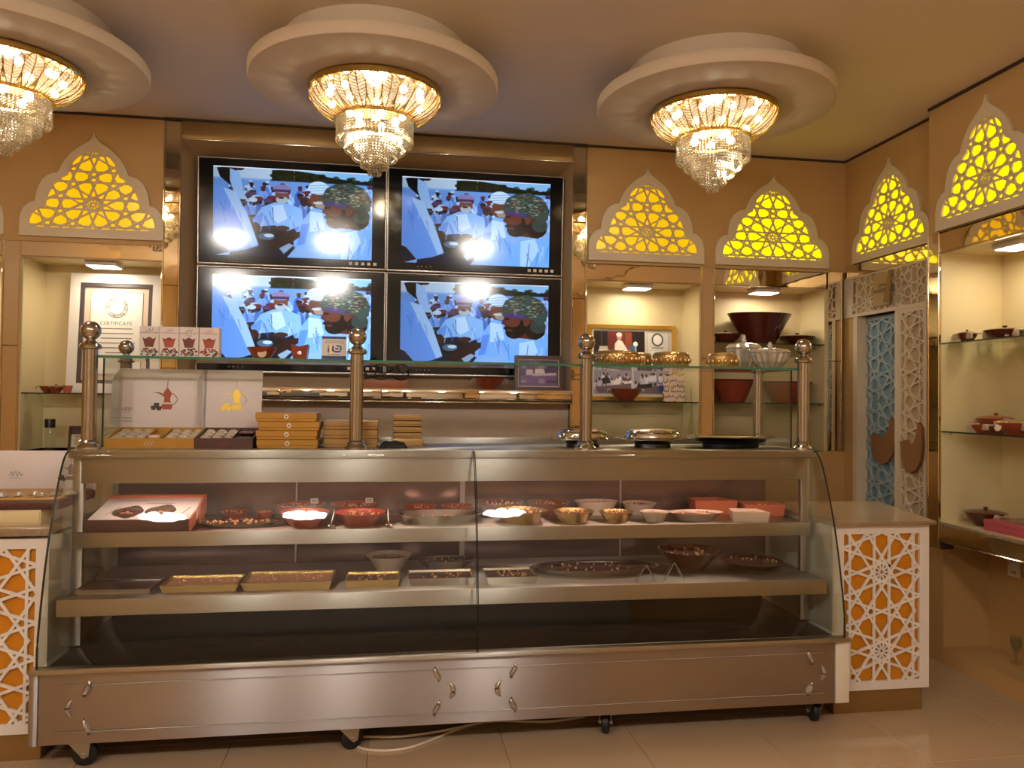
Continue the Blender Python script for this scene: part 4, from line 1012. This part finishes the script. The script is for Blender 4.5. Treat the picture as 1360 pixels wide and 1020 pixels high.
# ---- left niche
t = thing('framed_certificate', 'large certificate in a wide white and dark frame', 'certificate', (-1.805, 5.40, 1.552)); t.rotation_euler = (R(-4), 0, 0)
w, h = .570, .790
part('outer_frame', MB().prism([(-w / 2, 0), (w / 2, 0), (w / 2, h), (-w / 2, h)], -.03, 0, [(-.225, .062), (.225, .062), (.225, .728), (-.225, .728)]), M['white'], t)
part('inner_frame', MB().prism([(-.225, .062), (.225, .062), (.225, .728), (-.225, .728)], -.024, -.004, [(-.200, .086), (.200, .086), (.200, .704), (-.200, .704)]), M['frameblack'], t)
part('mount', B(-.200, .200, -.010, -.004, .086, .704), M['cream'], t)
part('sheet', B(-.162, .162, -.013, -.0101, .125, .672), M['paper'], t)
part('sheet_border', MB().prism([(-.163, .124), (.163, .124), (.163, .673), (-.163, .673)], -.0136, -.013, [(-.160, .127), (.160, .127), (.160, .670), (-.160, .670)]), M['inkgrey'], t)
sl_ = part('seal', MB().prism([(.070 * math.cos(R(a)), .570 + .070 * math.sin(R(a))) for a in range(0, 360, 8)], -.0142, -.013, [(.0675 * math.cos(R(a)), .570 + .0675 * math.sin(R(a))) for a in range(0, 360, 8)]).prism([(.048 * math.cos(R(a)), .570 + .048 * math.sin(R(a))) for a in range(0, 360, 8)], -.0142, -.013, [(.046 * math.cos(R(a)), .570 + .046 * math.sin(R(a))) for a in range(0, 360, 8)]), M['inkgrey'], t)
sg = 'GUINNESS WORLD RECORDS  '
sm_ = MB()
for k, chh in enumerate(sg):
    if chh == ' ': continue
    a = 90 - 360 * (k - 4) / len(sg) + 30
    Tt = Matrix.Translation((.0575 * math.cos(R(a)), -.0143, .570 + .0575 * math.sin(R(a)))) @ Matrix.Rotation(-R(a - 90), 4, 'Y')
    sm_.add(*(lambda q_: (q_.v, q_.f))(text_mb(chh, .024)), T=Tt)
part('seal_lettering', sm_, M['inkdark'], sl_)
part('lettering', text_mb('CERTIFICATE', .034, T=Matrix.Translation((0, -.0135, .462))), M['inkgrey'], t)
ln = MB()
for k, (a, b) in enumerate(((-.10, .10), (-.12, .11), (-.09, .10), (-.11, .12), (-.10, .08), (-.06, .06))): ln.box(a, b, -.0136, -.013, .425 - .032 * k, .431 - .032 * k)
part('text_lines', ln, M['inkgrey'], t)
handled_bowl('small clay bowl left of the framed certificate', (-2.150, 5.26, 1.552), .048, .042)
t = thing('clay_dish', 'small lidded clay dish left of the framed certificate', 'dish', (-2.085, 5.22, 1.552))
part('dish', MB().lathe([(1e-4, 0), (.022, 0), (.046, .036), (.042, .037), (.02, .008), (1e-4, .006)], 28), M['clay'], t)
part('lid', MB().lathe([(.043, .037), (.03, .043), (.008, .046), (.008, .052), (1e-4, .053)], 24), M['claydark'], t)
t = thing('clay_cup', 'small tan clay cup left of the framed certificate', 'cup', (-2.018, 5.22, 1.552))
part('cup', MB().lathe([(1e-4, 0), (.02, 0), (.030, .044), (.027, .044), (.018, .006), (1e-4, .006)], 24), M['coral'], t)
part('rim', MB().lathe([(.030, .042), (.0315, .045), (.027, .045)], 24), M['clay'], t)
t = thing('glass_bottle', 'small glass bottle with a black cap below the niche shelf', 'bottle', (-2.140, 5.28, 1.19))
part('bottle', MB().lathe([(1e-4, 0), (.030, 0), (.032, .01), (.032, .11), (.024, .135), (.024, .14)], 24), M['glass'], t); part('cap', MB().lathe([(1e-4, .195), (.030, .195), (.031, .19), (.031, .14), (1e-4, .14)], 24), M['black'], t)
q = Paint(24, 24, 'd9cdb8'); q.rect(.2, .3, .8, .8, 'b9a58c').rect(.2, .1, .8, .2, '8a7a66')
picture('framed_photo', 'small dark framed card low in the certificate niche', (-1.965, 5.28, 1.19), .125, .150, M['framebrown'], .014, (q, -.05, .012, .10, .085), R(-8), M['framebrown'])

# ---- collage niche
q = Paint(150, 112, 'cfc6b8')
q.rect(.03, .03, .66, .56, '231b1d').rect(.20, .03, .45, .40, '6a3028').rect(.42, .05, .50, .35, '8a4430').rect(.12, .03, .125, .30, '8a8078').rect(.03, .38, .66, .56, '6b4a48')
q.poly([(.28, .42), (.29, .22), (.33, .16), (.38, .18), (.42, .26), (.46, .34), (.44, .42)], 'e9e4d6').ell(.345, .115, .032, .05, 'b98a78').ell(.343, .085, .035, .032, 'ead9d0').rect(.09, .30, .21, .42, 'ded2bc').rect(.10, .26, .20, .30, 'cfc2a8').rect(.47, .24, .56, .34, '3f6484').ell(.545, .22, .028, .035, 'f2f0ea').rect(.54, .24, .55, .42, 'd8d2c8').poly([(.24, .42), (.66, .38), (.66, .48), (.30, .50)], 'cfc8b8')
q.rect(.685, .03, .97, .56, 'b9b4ae').rect(.70, .05, .955, .55, 'd3cfca').ell(.82, .15, .075, .10, '55504e').ell(.82, .15, .055, .073, 'eceae6').rect(.75, .26, .9, .28, '9a948e').rect(.74, .32, .91, .50, 'e8e6e2')
q.rect(.03, .60, .50, .96, '8e8ea2').rect(.515, .60, .97, .96, '9a94a0')
g = random.Random(3)
for x0, x1 in ((.05, .48), (.53, .95)):
    for k in range(34):
        x, y = g.uniform(x0, x1), g.uniform(.66, .82); q.ell(x, y + .06, .03, .06, g.choice(['d6d6e0', 'b8b8cc', 'e8e8ee', '8a8298'])); q.ell(x, y, .014, .025, g.choice(['5a3c38', '3a2a2e', '7a544a']))
q.poly([(.04, .86), (.49, .80), (.49, .95), (.08, .95)], '6d5a66').poly([(.53, .86), (.95, .82), (.95, .95), (.53, .95)], '74626c').ell(.87, .87, .04, .05, '3a4a9a').poly([(.12, .74), (.20, .70), (.24, .80), (.14, .82)], '2c2a30').poly([(.56, .82), (.76, .80), (.74, .86), (.56, .88)], '2e2a2c')
q.noise(.15, 3)
picture('photo_collage', 'gold framed collage of photos in the back wall niche', (1.748, 5.44, 1.542), .672, .556, M['framegold'], .028, (q, -.308, .028, .616, .50), R(-3))
handled_bowl('brown clay bowl in front of the gold framed collage', (1.650, 5.285, 1.538), .115, .088)
t = thing('prayer_plaque', 'cream plaque with wavy edges and dark calligraphy', 'plaque', (2.005, 5.27, 1.538)); t.rotation_euler = (R(-5), 0, 0)
pp = []
for i in range(24): pp.append((-.085 + .17 * i / 24, .006 * math.cos(i / 24 * 4 * math.pi)))
for i in range(24): pp.append((.085 - .012 * abs(math.sin(i / 24 * 3 * math.pi)), .19 * i / 24))
for i in range(24): pp.append((.085 - .17 * i / 24, .19 + .006 * math.cos(i / 24 * 4 * math.pi)))
for i in range(24): pp.append((-.085 + .012 * abs(math.sin(i / 24 * 3 * math.pi)), .19 - .19 * i / 24))
part('board', MB().prism(pp, -.010, 0), M['cream'], t); part('edge', MB().prism([(x * 1.03, z * 1.02) for x, z in pp], 0, .006), M['framebrown'], t)
for k, s in enumerate(('رب اغفر لي', 'ولوالدي رب', 'ارحمهما كما', 'ربياني صغيرا')): part('lettering', text_mb(arabic(s), .033, T=Matrix.Translation((0, -.0105, .152 - .037 * k)), bold=.020), M['inkdark'], t)

# ---- large bowl niche
def pot(name, label, cat, loc, r, h, m='claydark', foot=.5, lid=True, handles=True, grp=None, rz=0., tri=False):
    t = thing(name, label, cat, loc, rz, grp)
    part('bowl', MB().lathe([(1e-4, 0), (r * foot, 0), (r * (foot + .04), h * .06), (r * .90, h * .62), (r, h), (r * .95, h), (r * .82, h * .6), (r * .4, h * .2), (1e-4, h * .18)], 40), M[m], t)
    if lid:
        l = part('lid', MB().lathe([(r * .99, h), (r * 1.0, h * 1.06), (r * .8, h * 1.16), (r * .3, h * 1.28), (1e-4, h * 1.30)], 40), M[m], t)
        part('knob', MB().lathe([(r * .07, h * 1.28), (r * .07, h * 1.34), (r * .13, h * 1.40), (r * .13, h * 1.47), (1e-4, h * 1.50)], 16), M[m], l)
    if handles:
        for s in (-1, 1):
            part('handle', MB().rbox(s * r - .022, s * r + .022, -.035, -.022, h * .35, h * 1.05, .005).tube([(s * r, -.03, h), (s * (r + .03), -.02, h * .95), (s * (r + .03), .02, h * .95), (s * r, .03, h)], .006, 6), M['woven'], t)
    return t
t = thing('serving_bowl', 'largest dark brown flared bowl on the upper niche shelf', 'bowl', (2.677, 5.31, 1.966))
part('bowl', MB().lathe([(1e-4, 0), (.115, 0), (.12, .006), (.20, .15), (.245, .225), (.235, .225), (.19, .15), (.10, .02), (1e-4, .016)], 48, 1, .62), M['claydark'], t)
part('mark', MB().tube(sm3([(.07, -.100, .10), (.085, -.108, .13), (.10, -.098, .11), (.115, -.108, .15), (.10, -.102, .12)], 4), .0015, 4), M['inkgrey'], t)
pot('clay_dish', 'small dark lidded dish left of the largest bowl', 'dish', (2.395, 5.27, 1.966), .110, .062, grp='dark clay dishes')
pot('clay_dish', 'dark lidded dish right of the largest bowl', 'dish', (2.965, 5.29, 1.966), .130, .060, handles=False, grp='dark clay dishes')
for (lb, x, r, h) in (('left wide terracotta bowl on the lower niche shelf', 2.465, .165, .165), ('right wide terracotta bowl on the lower niche shelf', 2.895, .185, .155)):
    t = thing('serving_bowl', lb, 'bowl', (x, 5.31, 1.538))
    part('bowl', MB().lathe([(1e-4, 0), (r * .55, 0), (r * .58, .006), (r, h), (r * .95, h), (r * .5, .02), (1e-4, .016)], 40, 1, .85), M['clay'], t)
    part('rim', MB().lathe([(r, h - .008), (r * 1.02, h - .003), (r * 1.01, h + .003), (r * .95, h + .002)], 40, 1, .85), M['claydark'], t)

# ---- right wall shelves
pot('clay_casserole', 'small dark casserole at the far end of the upper right shelf', 'casserole', (3.265, 3.95, 1.900), .052, .050, grp='clay casseroles on the right wall', rz=-math.pi / 2)
pot('clay_casserole', 'wide dark casserole at the near end of the upper right shelf', 'casserole', (3.42, 3.85, 1.900), .108, .062, grp='clay casseroles on the right wall', rz=-math.pi / 2)
pot('clay_casserole', 'brown casserole at the back of the middle right shelf', 'casserole', (3.39, 3.88, 1.388), .100, .074, 'clay', grp='clay casseroles on the right wall', rz=-math.pi / 2)
pot('clay_casserole', 'small brown dish at the front of the middle right shelf', 'casserole', (3.235, 3.80, 1.388), .055, .046, 'clay', lid=False, grp='clay casseroles on the right wall', rz=-math.pi / 2)
t = pot('clay_casserole', 'brown dish with a patterned lid and round badge', 'casserole', (3.28, 3.62, 1.388), .092, .062, 'clay', lid=False, grp='clay casseroles on the right wall', rz=-math.pi / 2)
part('lid', MB().lathe([(.093, .062), (.088, .070), (.045, .076), (1e-4, .078)], 32), M['golddish'], t)
part('badge', MB().lathe([(1e-4, 0), (.022, 0), (.022, .004), (1e-4, .004)], 20, T=Matrix.Translation((-.02, -.084, .036)) @ Matrix.Rotation(R(75), 4, 'X')), M['cream'], t)
pot('clay_casserole', 'dark casserole with woven handles on the lowest right shelf', 'casserole', (3.32, 3.875, .862), .108, .072, grp='clay casseroles on the right wall', rz=-math.pi / 2)
t = thing('pink_box', 'flat pink box on the lowest right shelf', 'box', (3.20, 3.548, .862), -math.pi / 2)
part('box', MB().rbox(-.20, .20, 0, .24, 0, .055, .003), M['cardpink'], t); part('lid', MB().rbox(-.202, .202, -.002, .242, .036, .060, .003), M['cardpink'], t)
part('print', MB().add([(-.15, .05, .0605), (.12, .05, .0605), (.12, .19, .0605), (-.15, .19, .0605)], [(0, 1, 2, 3)]), M['claydark'], t)
for k, (sx, sy) in enumerate(((3.50, 3.86), (3.47, 3.83))):
    solo('wine_glass', ('front' if k else 'rear') + ' small clear glass on the storage floor', 'glass', MB().lathe([(1e-4, 0), (.028, 0), (.006, .006), (.004, .05), (.025, .08), (.032, .11), (.028, .14), (.0265, .14), (.030, .11), (.023, .083), (1e-4, .056)], 20), M['glass'], (sx, sy, .10), group='clear glasses on the storage floor')

# ---- left counter: riser and open gift box
t = thing('drawer_riser', 'low cream drawer unit under the large open gift box', 'drawer unit', (-1.72, 3.56, .985))
part('body', MB().rbox(-.25, .25, 0, .40, 0, .066, .003), M['niche'], t); part('drawer_front', MB().rbox(-.245, .245, -.006, .001, .010, .060, .003), M['niche'], t)
t = thing('gift_box', 'large open gift box with a dark base on the left counter', 'box', (-1.665, 3.555, 1.052))
part('base', MB().rbox(-.30, .27, 0, .40, 0, .040, .003), M['cardbrown'], t); part('filling', MB().rbox(-.29, .26, .01, .38, .030, .047, .003), M['cardgold'], t)
lid = part('lid', MB().rbox(-.31, .275, 0, .014, 0, .19, .003), M['cardwhite'], t, (0, .385, .035), (R(-8), 0, 0), label='white lid printed with a coffee pot')
dallah(lid, .16, .05, .085, -.0012, (M['ink'], M['ink'], M['inkdark'])); script(lid, -.08, .08, .06, -.0012, M['inkgrey'], 4); script(t, -.02, .02, .05, -.004, M['inkwhite'], 5)
for k in range(9):
    tag(mk('wrapped_chocolate', choc_me, None, (-1.80 + .05 * k, 3.62 + .03 * (k % 3), 1.0995), (0, 0, .5 * k)), 'silver wrapped chocolate, ' + ORD[k] + ' from left in the large gift box', 'chocolate', 'chocolates in the large gift box')

# ---- food in the case
Z1, Z2 = .930, .675
def nuts(t, n, fx, z, seed):
    g = random.Random(seed); mb = MB()
    for k in range(n):
        a, q = g.random() * 6.28, g.random() ** .5; x, y = fx(a, q); s = g.uniform(.004, .008)
        mb.add([(x + s, y, z), (x, y + s, z), (x - s, y, z), (x, y - s * .8, z), (x, y, z + s), (x, y, z - s)], [(0, 1, 4), (1, 2, 4), (2, 3, 4), (3, 0, 4), (1, 0, 5), (2, 1, 5), (3, 2, 5), (0, 3, 5)])
    part('nut_topping', mb, M['nut'], t, kind='stuff')
def food(name, label, cat, x, y, z, rx, ry, h, dm, fm, grp, n=14, fill=.82, foot=.62, seed=0):
    k = ry / rx; k = 1. if k > .62 else k; t = thing(name, label, cat, (x, y, z), 0, grp)
    part('dish', MB().lathe([(1e-4, 0), (rx * foot, 0), (rx * (foot + .04), h * .1), (rx * .96, h * .92), (rx, h), (rx * .95, h), (rx * .88, h * .75), (rx * foot, h * .2), (1e-4, h * .18)], 40, 1, k), M[dm], t)
    fr_ = rx * (foot + (.93 - foot) * fill)
    part('halwa', MB().lathe([(1e-4, h * fill + .002), (fr_ * .9, h * fill), (fr_, h * fill - .003), (fr_ * .9, h * fill - .006)], 32, 1, k), M[fm], t)
    if n: nuts(t, n, lambda a, q: (fr_ * .85 * q * math.cos(a), fr_ * .85 * q * math.sin(a) * k), h * fill + .004, seed)
    return t
def dish_group(z, rows):
    for i, r in enumerate(rows): food(*r[:2], r[2], r[3], r[4], z, *r[5:], seed=i + int(z * 100))
dish_group(Z1, [
    ('oval_tray', 'dark oval tray of sweet studded with nuts, beside the printed box', 'tray', -.712, 3.82, .186, .095, .020, 'silverdish', 'halwa', 'sweets on the upper case shelf', 40, .8, .8),
    ('clay_dish', 'small red dish behind the dark oval tray', 'dish', -.770, 4.06, .068, .06, .034, 'clayred', 'halwared', 'sweets on the upper case shelf', 6),
    ('clay_dish', 'smallest red dish left of the rear red bowls', 'dish', -.623, 4.06, .050, .045, .032, 'clayred', 'halwapale', 'sweets on the upper case shelf', 6),
    ('clay_dish', 'rear red clay bowl with a card, left pair', 'bowl', -.447, 4.04, .124, .085, .070, 'clayred', 'halwared', 'sweets on the upper case shelf', 16),
    ('clay_dish', 'front red clay bowl of the left pair', 'bowl', -.402, 3.80, .118, .085, .066, 'clayred', 'halwared', 'sweets on the upper case shelf', 14),
    ('clay_dish', 'rear red clay bowl of the second pair', 'bowl', -.185, 4.04, .119, .085, .070, 'clayred', 'halwared', 'sweets on the upper case shelf', 16),
    ('clay_dish', 'front deep red clay bowl beside the steel oval tray', 'bowl', -.141, 3.80, .122, .085, .062, 'clayred', 'halwared', 'sweets on the upper case shelf', 18),
    ('oval_tray', 'large steel oval tray of pale sweet on the upper shelf', 'tray', .242, 3.82, .220, .120, .050, 'silverdish', 'halwapale', 'sweets on the upper case shelf', 20, .45, .7),
    ('clay_dish', 'red dish behind the left half of the steel oval tray', 'dish', .156, 4.06, .088, .07, .052, 'clayred', 'halwared', 'sweets on the upper case shelf', 8),
    ('clay_dish', 'red dish behind the right half of the steel oval tray', 'dish', .354, 4.06, .088, .07, .052, 'clayred', 'halwared', 'sweets on the upper case shelf', 8),
    ('clay_dish', 'rear dark red bowl just right of the glass seam', 'bowl', .581, 4.04, .122, .085, .074, 'clay', 'halwared', 'sweets on the upper case shelf', 20),
    ('clay_dish', 'rear dark red bowl behind the amber glass bowls', 'bowl', .837, 4.04, .116, .085, .070, 'clay', 'halwared', 'sweets on the upper case shelf', 20),
    ('glass_dish', 'widest amber glass bowl of sweet', 'bowl', .650, 3.795, .130, .09, .064, 'golddish', 'halwared', 'sweets on the upper case shelf', 20),
    ('glass_dish', 'middle amber glass bowl of sweet', 'bowl', .918, 3.80, .107, .08, .056, 'golddish', 'halwared', 'sweets on the upper case shelf', 12),
    ('glass_dish', 'smallest amber glass bowl of sweet', 'bowl', 1.142, 3.80, .089, .07, .050, 'golddish', 'halwared', 'sweets on the upper case shelf', 12),
    ('ceramic_dish', 'cream rimmed dish at the rear, nearest the amber bowls', 'dish', 1.102, 4.04, .122, .075, .072, 'cream', 'halwared', 'sweets on the upper case shelf', 20),
    ('ceramic_dish', 'cream rimmed dish at the rear, beside the terracotta tray', 'dish', 1.340, 4.04, .095, .065, .060, 'cream', 'halwared', 'sweets on the upper case shelf', 10),
    ('ceramic_dish', 'small thick cream cup of sweet at the front', 'cup', 1.340, 3.78, .076, .06, .050, 'cream', 'halwa', 'sweets on the upper case shelf', 3),
])
t = food('ceramic_dish', 'cream oval dish divided across the middle', 'dish', 1.567, 3.80, Z1, .148, .088, .042, 'cream', 'halwared', 'sweets on the upper case shelf', 18, seed=90)
part('divider', MB().rbox(-.08, .08, -.006, .006, .02, .043, .003, T=Matrix.Rotation(R(-50), 4, 'Z')), M['cream'], t)
def rtray(name, label, x, y, z, w, d, h, dm, fm, grp, n=20, skew=0., seed=0, rz=0.):
    t = thing(name, label, 'tray', (x, y, z), rz, grp); b = .010
    o = [(-w / 2, -d / 2), (w / 2, -d / 2), (w / 2 - skew, d / 2), (-w / 2 + skew * .3, d / 2)]; i = [(a * .86, c * .80) for a, c in o]
    v = [(a * .92, c * .90, 0) for a, c in o] + [(a, c, h) for a, c in o] + [(a * .96, c * .92, h) for a, c in o] + [(a, c, h * .3) for a, c in i]
    f = [(0, 1, 2, 3)] + [(k, (k + 1) % 4, (k + 1) % 4 + 4, k + 4) for k in range(4)] + [(k + 4, (k + 1) % 4 + 4, (k + 1) % 4 + 8, k + 8) for k in range(4)] + [(k + 8, (k + 1) % 4 + 8, (k + 1) % 4 + 12, k + 12) for k in range(4)] + [(12, 13, 14, 15)]
    part('tray', MB().add(v, f), M[dm], t, smooth=False)
    part('halwa', slab([(a * .93, c * .90) for a, c in o], h * .35, h * .72), M[fm], t)
    if n: nuts(t, n, lambda a, q: (w * .40 * math.cos(a) * q, d * .36 * math.sin(a) * q), h * .72 + .002, seed)
    return t
G1, G2 = 'sweets on the upper case shelf', 'sweets on the lower case shelf'
rtray('terracotta_tray', 'rear terracotta tray of sweet at the right end', 1.757, 4.04, Z1, .245, .15, .075, 'coral', 'halwared', G1, 16, .05, 1)
rtray('ceramic_tray', 'white wedge shaped tray of sweet at the right end', 1.838, 3.76, Z1, .190, .13, .052, 'cream', 'halwa', G1, 16, .03, 2, R(-12))
rtray('terracotta_tray', 'front terracotta tray of sweet against the right glass end', 2.010, 3.965, Z1, .222, .16, .060, 'coral', 'halwared', G1, 22, .03, 3, R(-8))
# printed sweet box, wedge shaped with its back raised
t = thing('printed_sweet_box', 'large printed carton with two windows at the left case end', 'box', (-1.115, 3.68, Z1))
Tx = Matrix(((0, 1, 0, 0), (1, 0, 0, 0), (0, 0, 1, 0), (0, 0, 0, 1)))
part('sleeve', MB().prism([(0, 0), (.28, .058), (.28, .116), (0, .056)], -.215, .215, T=Tx), M['cardwhite'], t)
part('front_band', MB().prism([(-.004, 0), (0, 0), (0, .056), (-.004, .056)], -.218, .218, T=Tx), M['cardbrown'], t)
part('end_board', MB().prism([(-.004, 0), (.09, .019), (.09, .078), (-.004, .058)], .216, .225, T=Tx).prism([(.17, .02), (.30, .050), (.30, .132), (.17, .10)], .216, .225, T=Tx).prism([(.28, 0), (.30, 0), (.30, .132), (.28, .128)], -.215, .216, T=Tx), M['coral'], t)
part('stand', MB().prism([(.02, 0), (.27, 0), (.27, .052), (.02, .002)], -.20, .20, T=Tx), M['cardbrown'], t)
tz = lambda y: .056 + .060 * y / .28 + .0008
for (cx, cy) in ((-.075, .075), (.065, .085)):
    pts = [(cx + .058 * math.cos(R(a)) * (1 + .18 * math.cos(R(2 * a))), cy + .02 + .078 * math.sin(R(a)) * (1 - .15 * math.cos(R(3 * a)))) for a in range(0, 360, 20)]
    wn = part('window', MB().add([(x, y, tz(y)) for x, y in pts], [tuple(range(len(pts)))]), M['halwa'], t)
    part('almond_print', MB().add([(cx + .03 * math.cos(R(a)) * abs(math.cos(R(2 * a))), cy + .03 * math.sin(R(a)) * abs(math.cos(R(2 * a))), tz(cy + .03 * math.sin(R(a))) + .0006) for a in range(0, 360, 15)], [tuple(range(24))]), M['halwapale'], wn)
part('print_lines', MB().add([(x, y, tz(y)) for x, y in ((-.16, .06), (-.155, .06), (-.125, .16), (-.13, .16), (.16, .05), (.166, .05), (.19, .15), (.184, .15), (-.03, .20), (.10, .20), (.10, .206), (-.03, .206))], [(0, 1, 2, 3), (4, 5, 6, 7), (8, 9, 10, 11)]), M['inkgrey'], t)
# lower shelf
rtray('gilt_tray', 'gold edged tray nearest the left end of the lower shelf', -.828, 3.68, Z2, .330, .20, .034, 'golddish', 'halwapale', G2, 24, .0, 11)
rtray('gilt_tray', 'largest gold edged tray on the lower shelf', -.453, 3.70, Z2, .400, .24, .036, 'golddish', 'halwapale', G2, 30, .0, 12)
rtray('gilt_tray', 'small gold edged tray left of the silver trays', -.073, 3.68, Z2, .250, .18, .034, 'golddish', 'halwa', G2, 16, .0, 13)
rtray('silver_tray', 'ribbed silver tray left of the glass seam', .246, 3.68, Z2, .310, .19, .036, 'silverdish', 'halwa', G2, 16, .0, 14)
rtray('silver_tray', 'silver tray just right of the glass seam', .575, 3.68, Z2, .245, .21, .036, 'silverdish', 'halwa', G2, 16, .0, 15)
rtray('steel_sheet_tray', 'plain steel tray at the left end of the lower shelf', -1.19, 3.70, Z2, .320, .22, .022, 'silverdish', 'halwa', G2, 0, .0, 16)
dish_group(Z2, [
    ('ceramic_dish', 'white ceramic bowl of dark sweet on the lower shelf', 'bowl', .001, 3.95, .114, .085, .078, 'cream', 'halwa', G2, 6, .8, .55),
    ('oval_tray', 'silver oval dish behind the ribbed silver tray', 'tray', .290, 3.98, .160, .09, .045, 'silverdish', 'halwa', G2, 8),
    ('oval_tray', 'longest steel oval tray on the lower shelf', 'tray', 1.037, 3.79, .330, .135, .034, 'silverdish', 'halwa', G2, 20, .8, .8),
    ('clay_dish', 'large dark brown bowl of sweet on the lower shelf', 'bowl', 1.561, 3.86, .168, .120, .092, 'claydark', 'halwa', G2, 18, .8, .5),
    ('oval_tray', 'dark oval tray of sweet at the right end of the lower shelf', 'tray', 1.915, 3.87, .165, .11, .026, 'claydark', 'halwa', G2, 10, .8, .8),
])
for lb, x, y in (('acrylic tent card holder before the large dark brown bowl', 1.372, 3.60), ('acrylic tent card holder beside the longest oval tray', 1.22, 3.575)):
    t = thing('card_holder', lb, 'card holder', (x, y, Z2))
    for s in (-1, 1):
        part('pane', MB().add([(s * .050, -.02, 0), (s * .050, .02, 0), (0, .02, .085), (0, -.02, .085)], [(0, 1, 2, 3)]), M['glass'], t)
        part('edge', MB().tube([(s * .050, -.02, .0), (0, -.02, .085)], .0018, 4), M['silver'], t)

# price cards and ladles among the bowls
for lb, x, y, z in (('small white price card in the left rear red bowl', -.385, 4.09, .985), ('small white price card in the second rear red bowl', -.105, 4.09, .985)):
    t = thing('price_card', lb, 'card', (x, y, z), R(8), 'price cards in the bowls'); t.rotation_euler = (R(-12), 0, R(8))
    part('card', MB().rbox(-.020, .020, -.001, .001, .008, .036, .0008, 1), M['paper'], t)
    part('pin', MB().tube([(0, 0, -.012), (0, 0, .010)], .0012, 5), M['silver'], t)
    part('print_lines', MB().box(-.014, .014, -.0016, -.001, .024, .027).box(-.012, .010, -.0016, -.001, .016, .019), M['inkgrey'], t)
for lb, x, y, a in (('small steel ladle between the two pairs of red bowls', -.272, 3.70, .5), ('small steel ladle left of the steel oval tray', -.002, 3.70, .7)):
    t = thing('ladle', lb, 'ladle', (x, y, Z1), a, 'steel ladles on the upper shelf')
    part('handle', MB().tube(sm3([(0, 0, .012), (.02, .03, .03), (.05, .07, .07), (.055, .08, .075)], 4), .003, 6), M['silver'], t)
    part('scoop', MB().lathe([(1e-4, .001), (.012, .003), (.020, .014), (.018, .014), (.010, .005), (1e-4, .003)], 16), M['silverdish'], t)
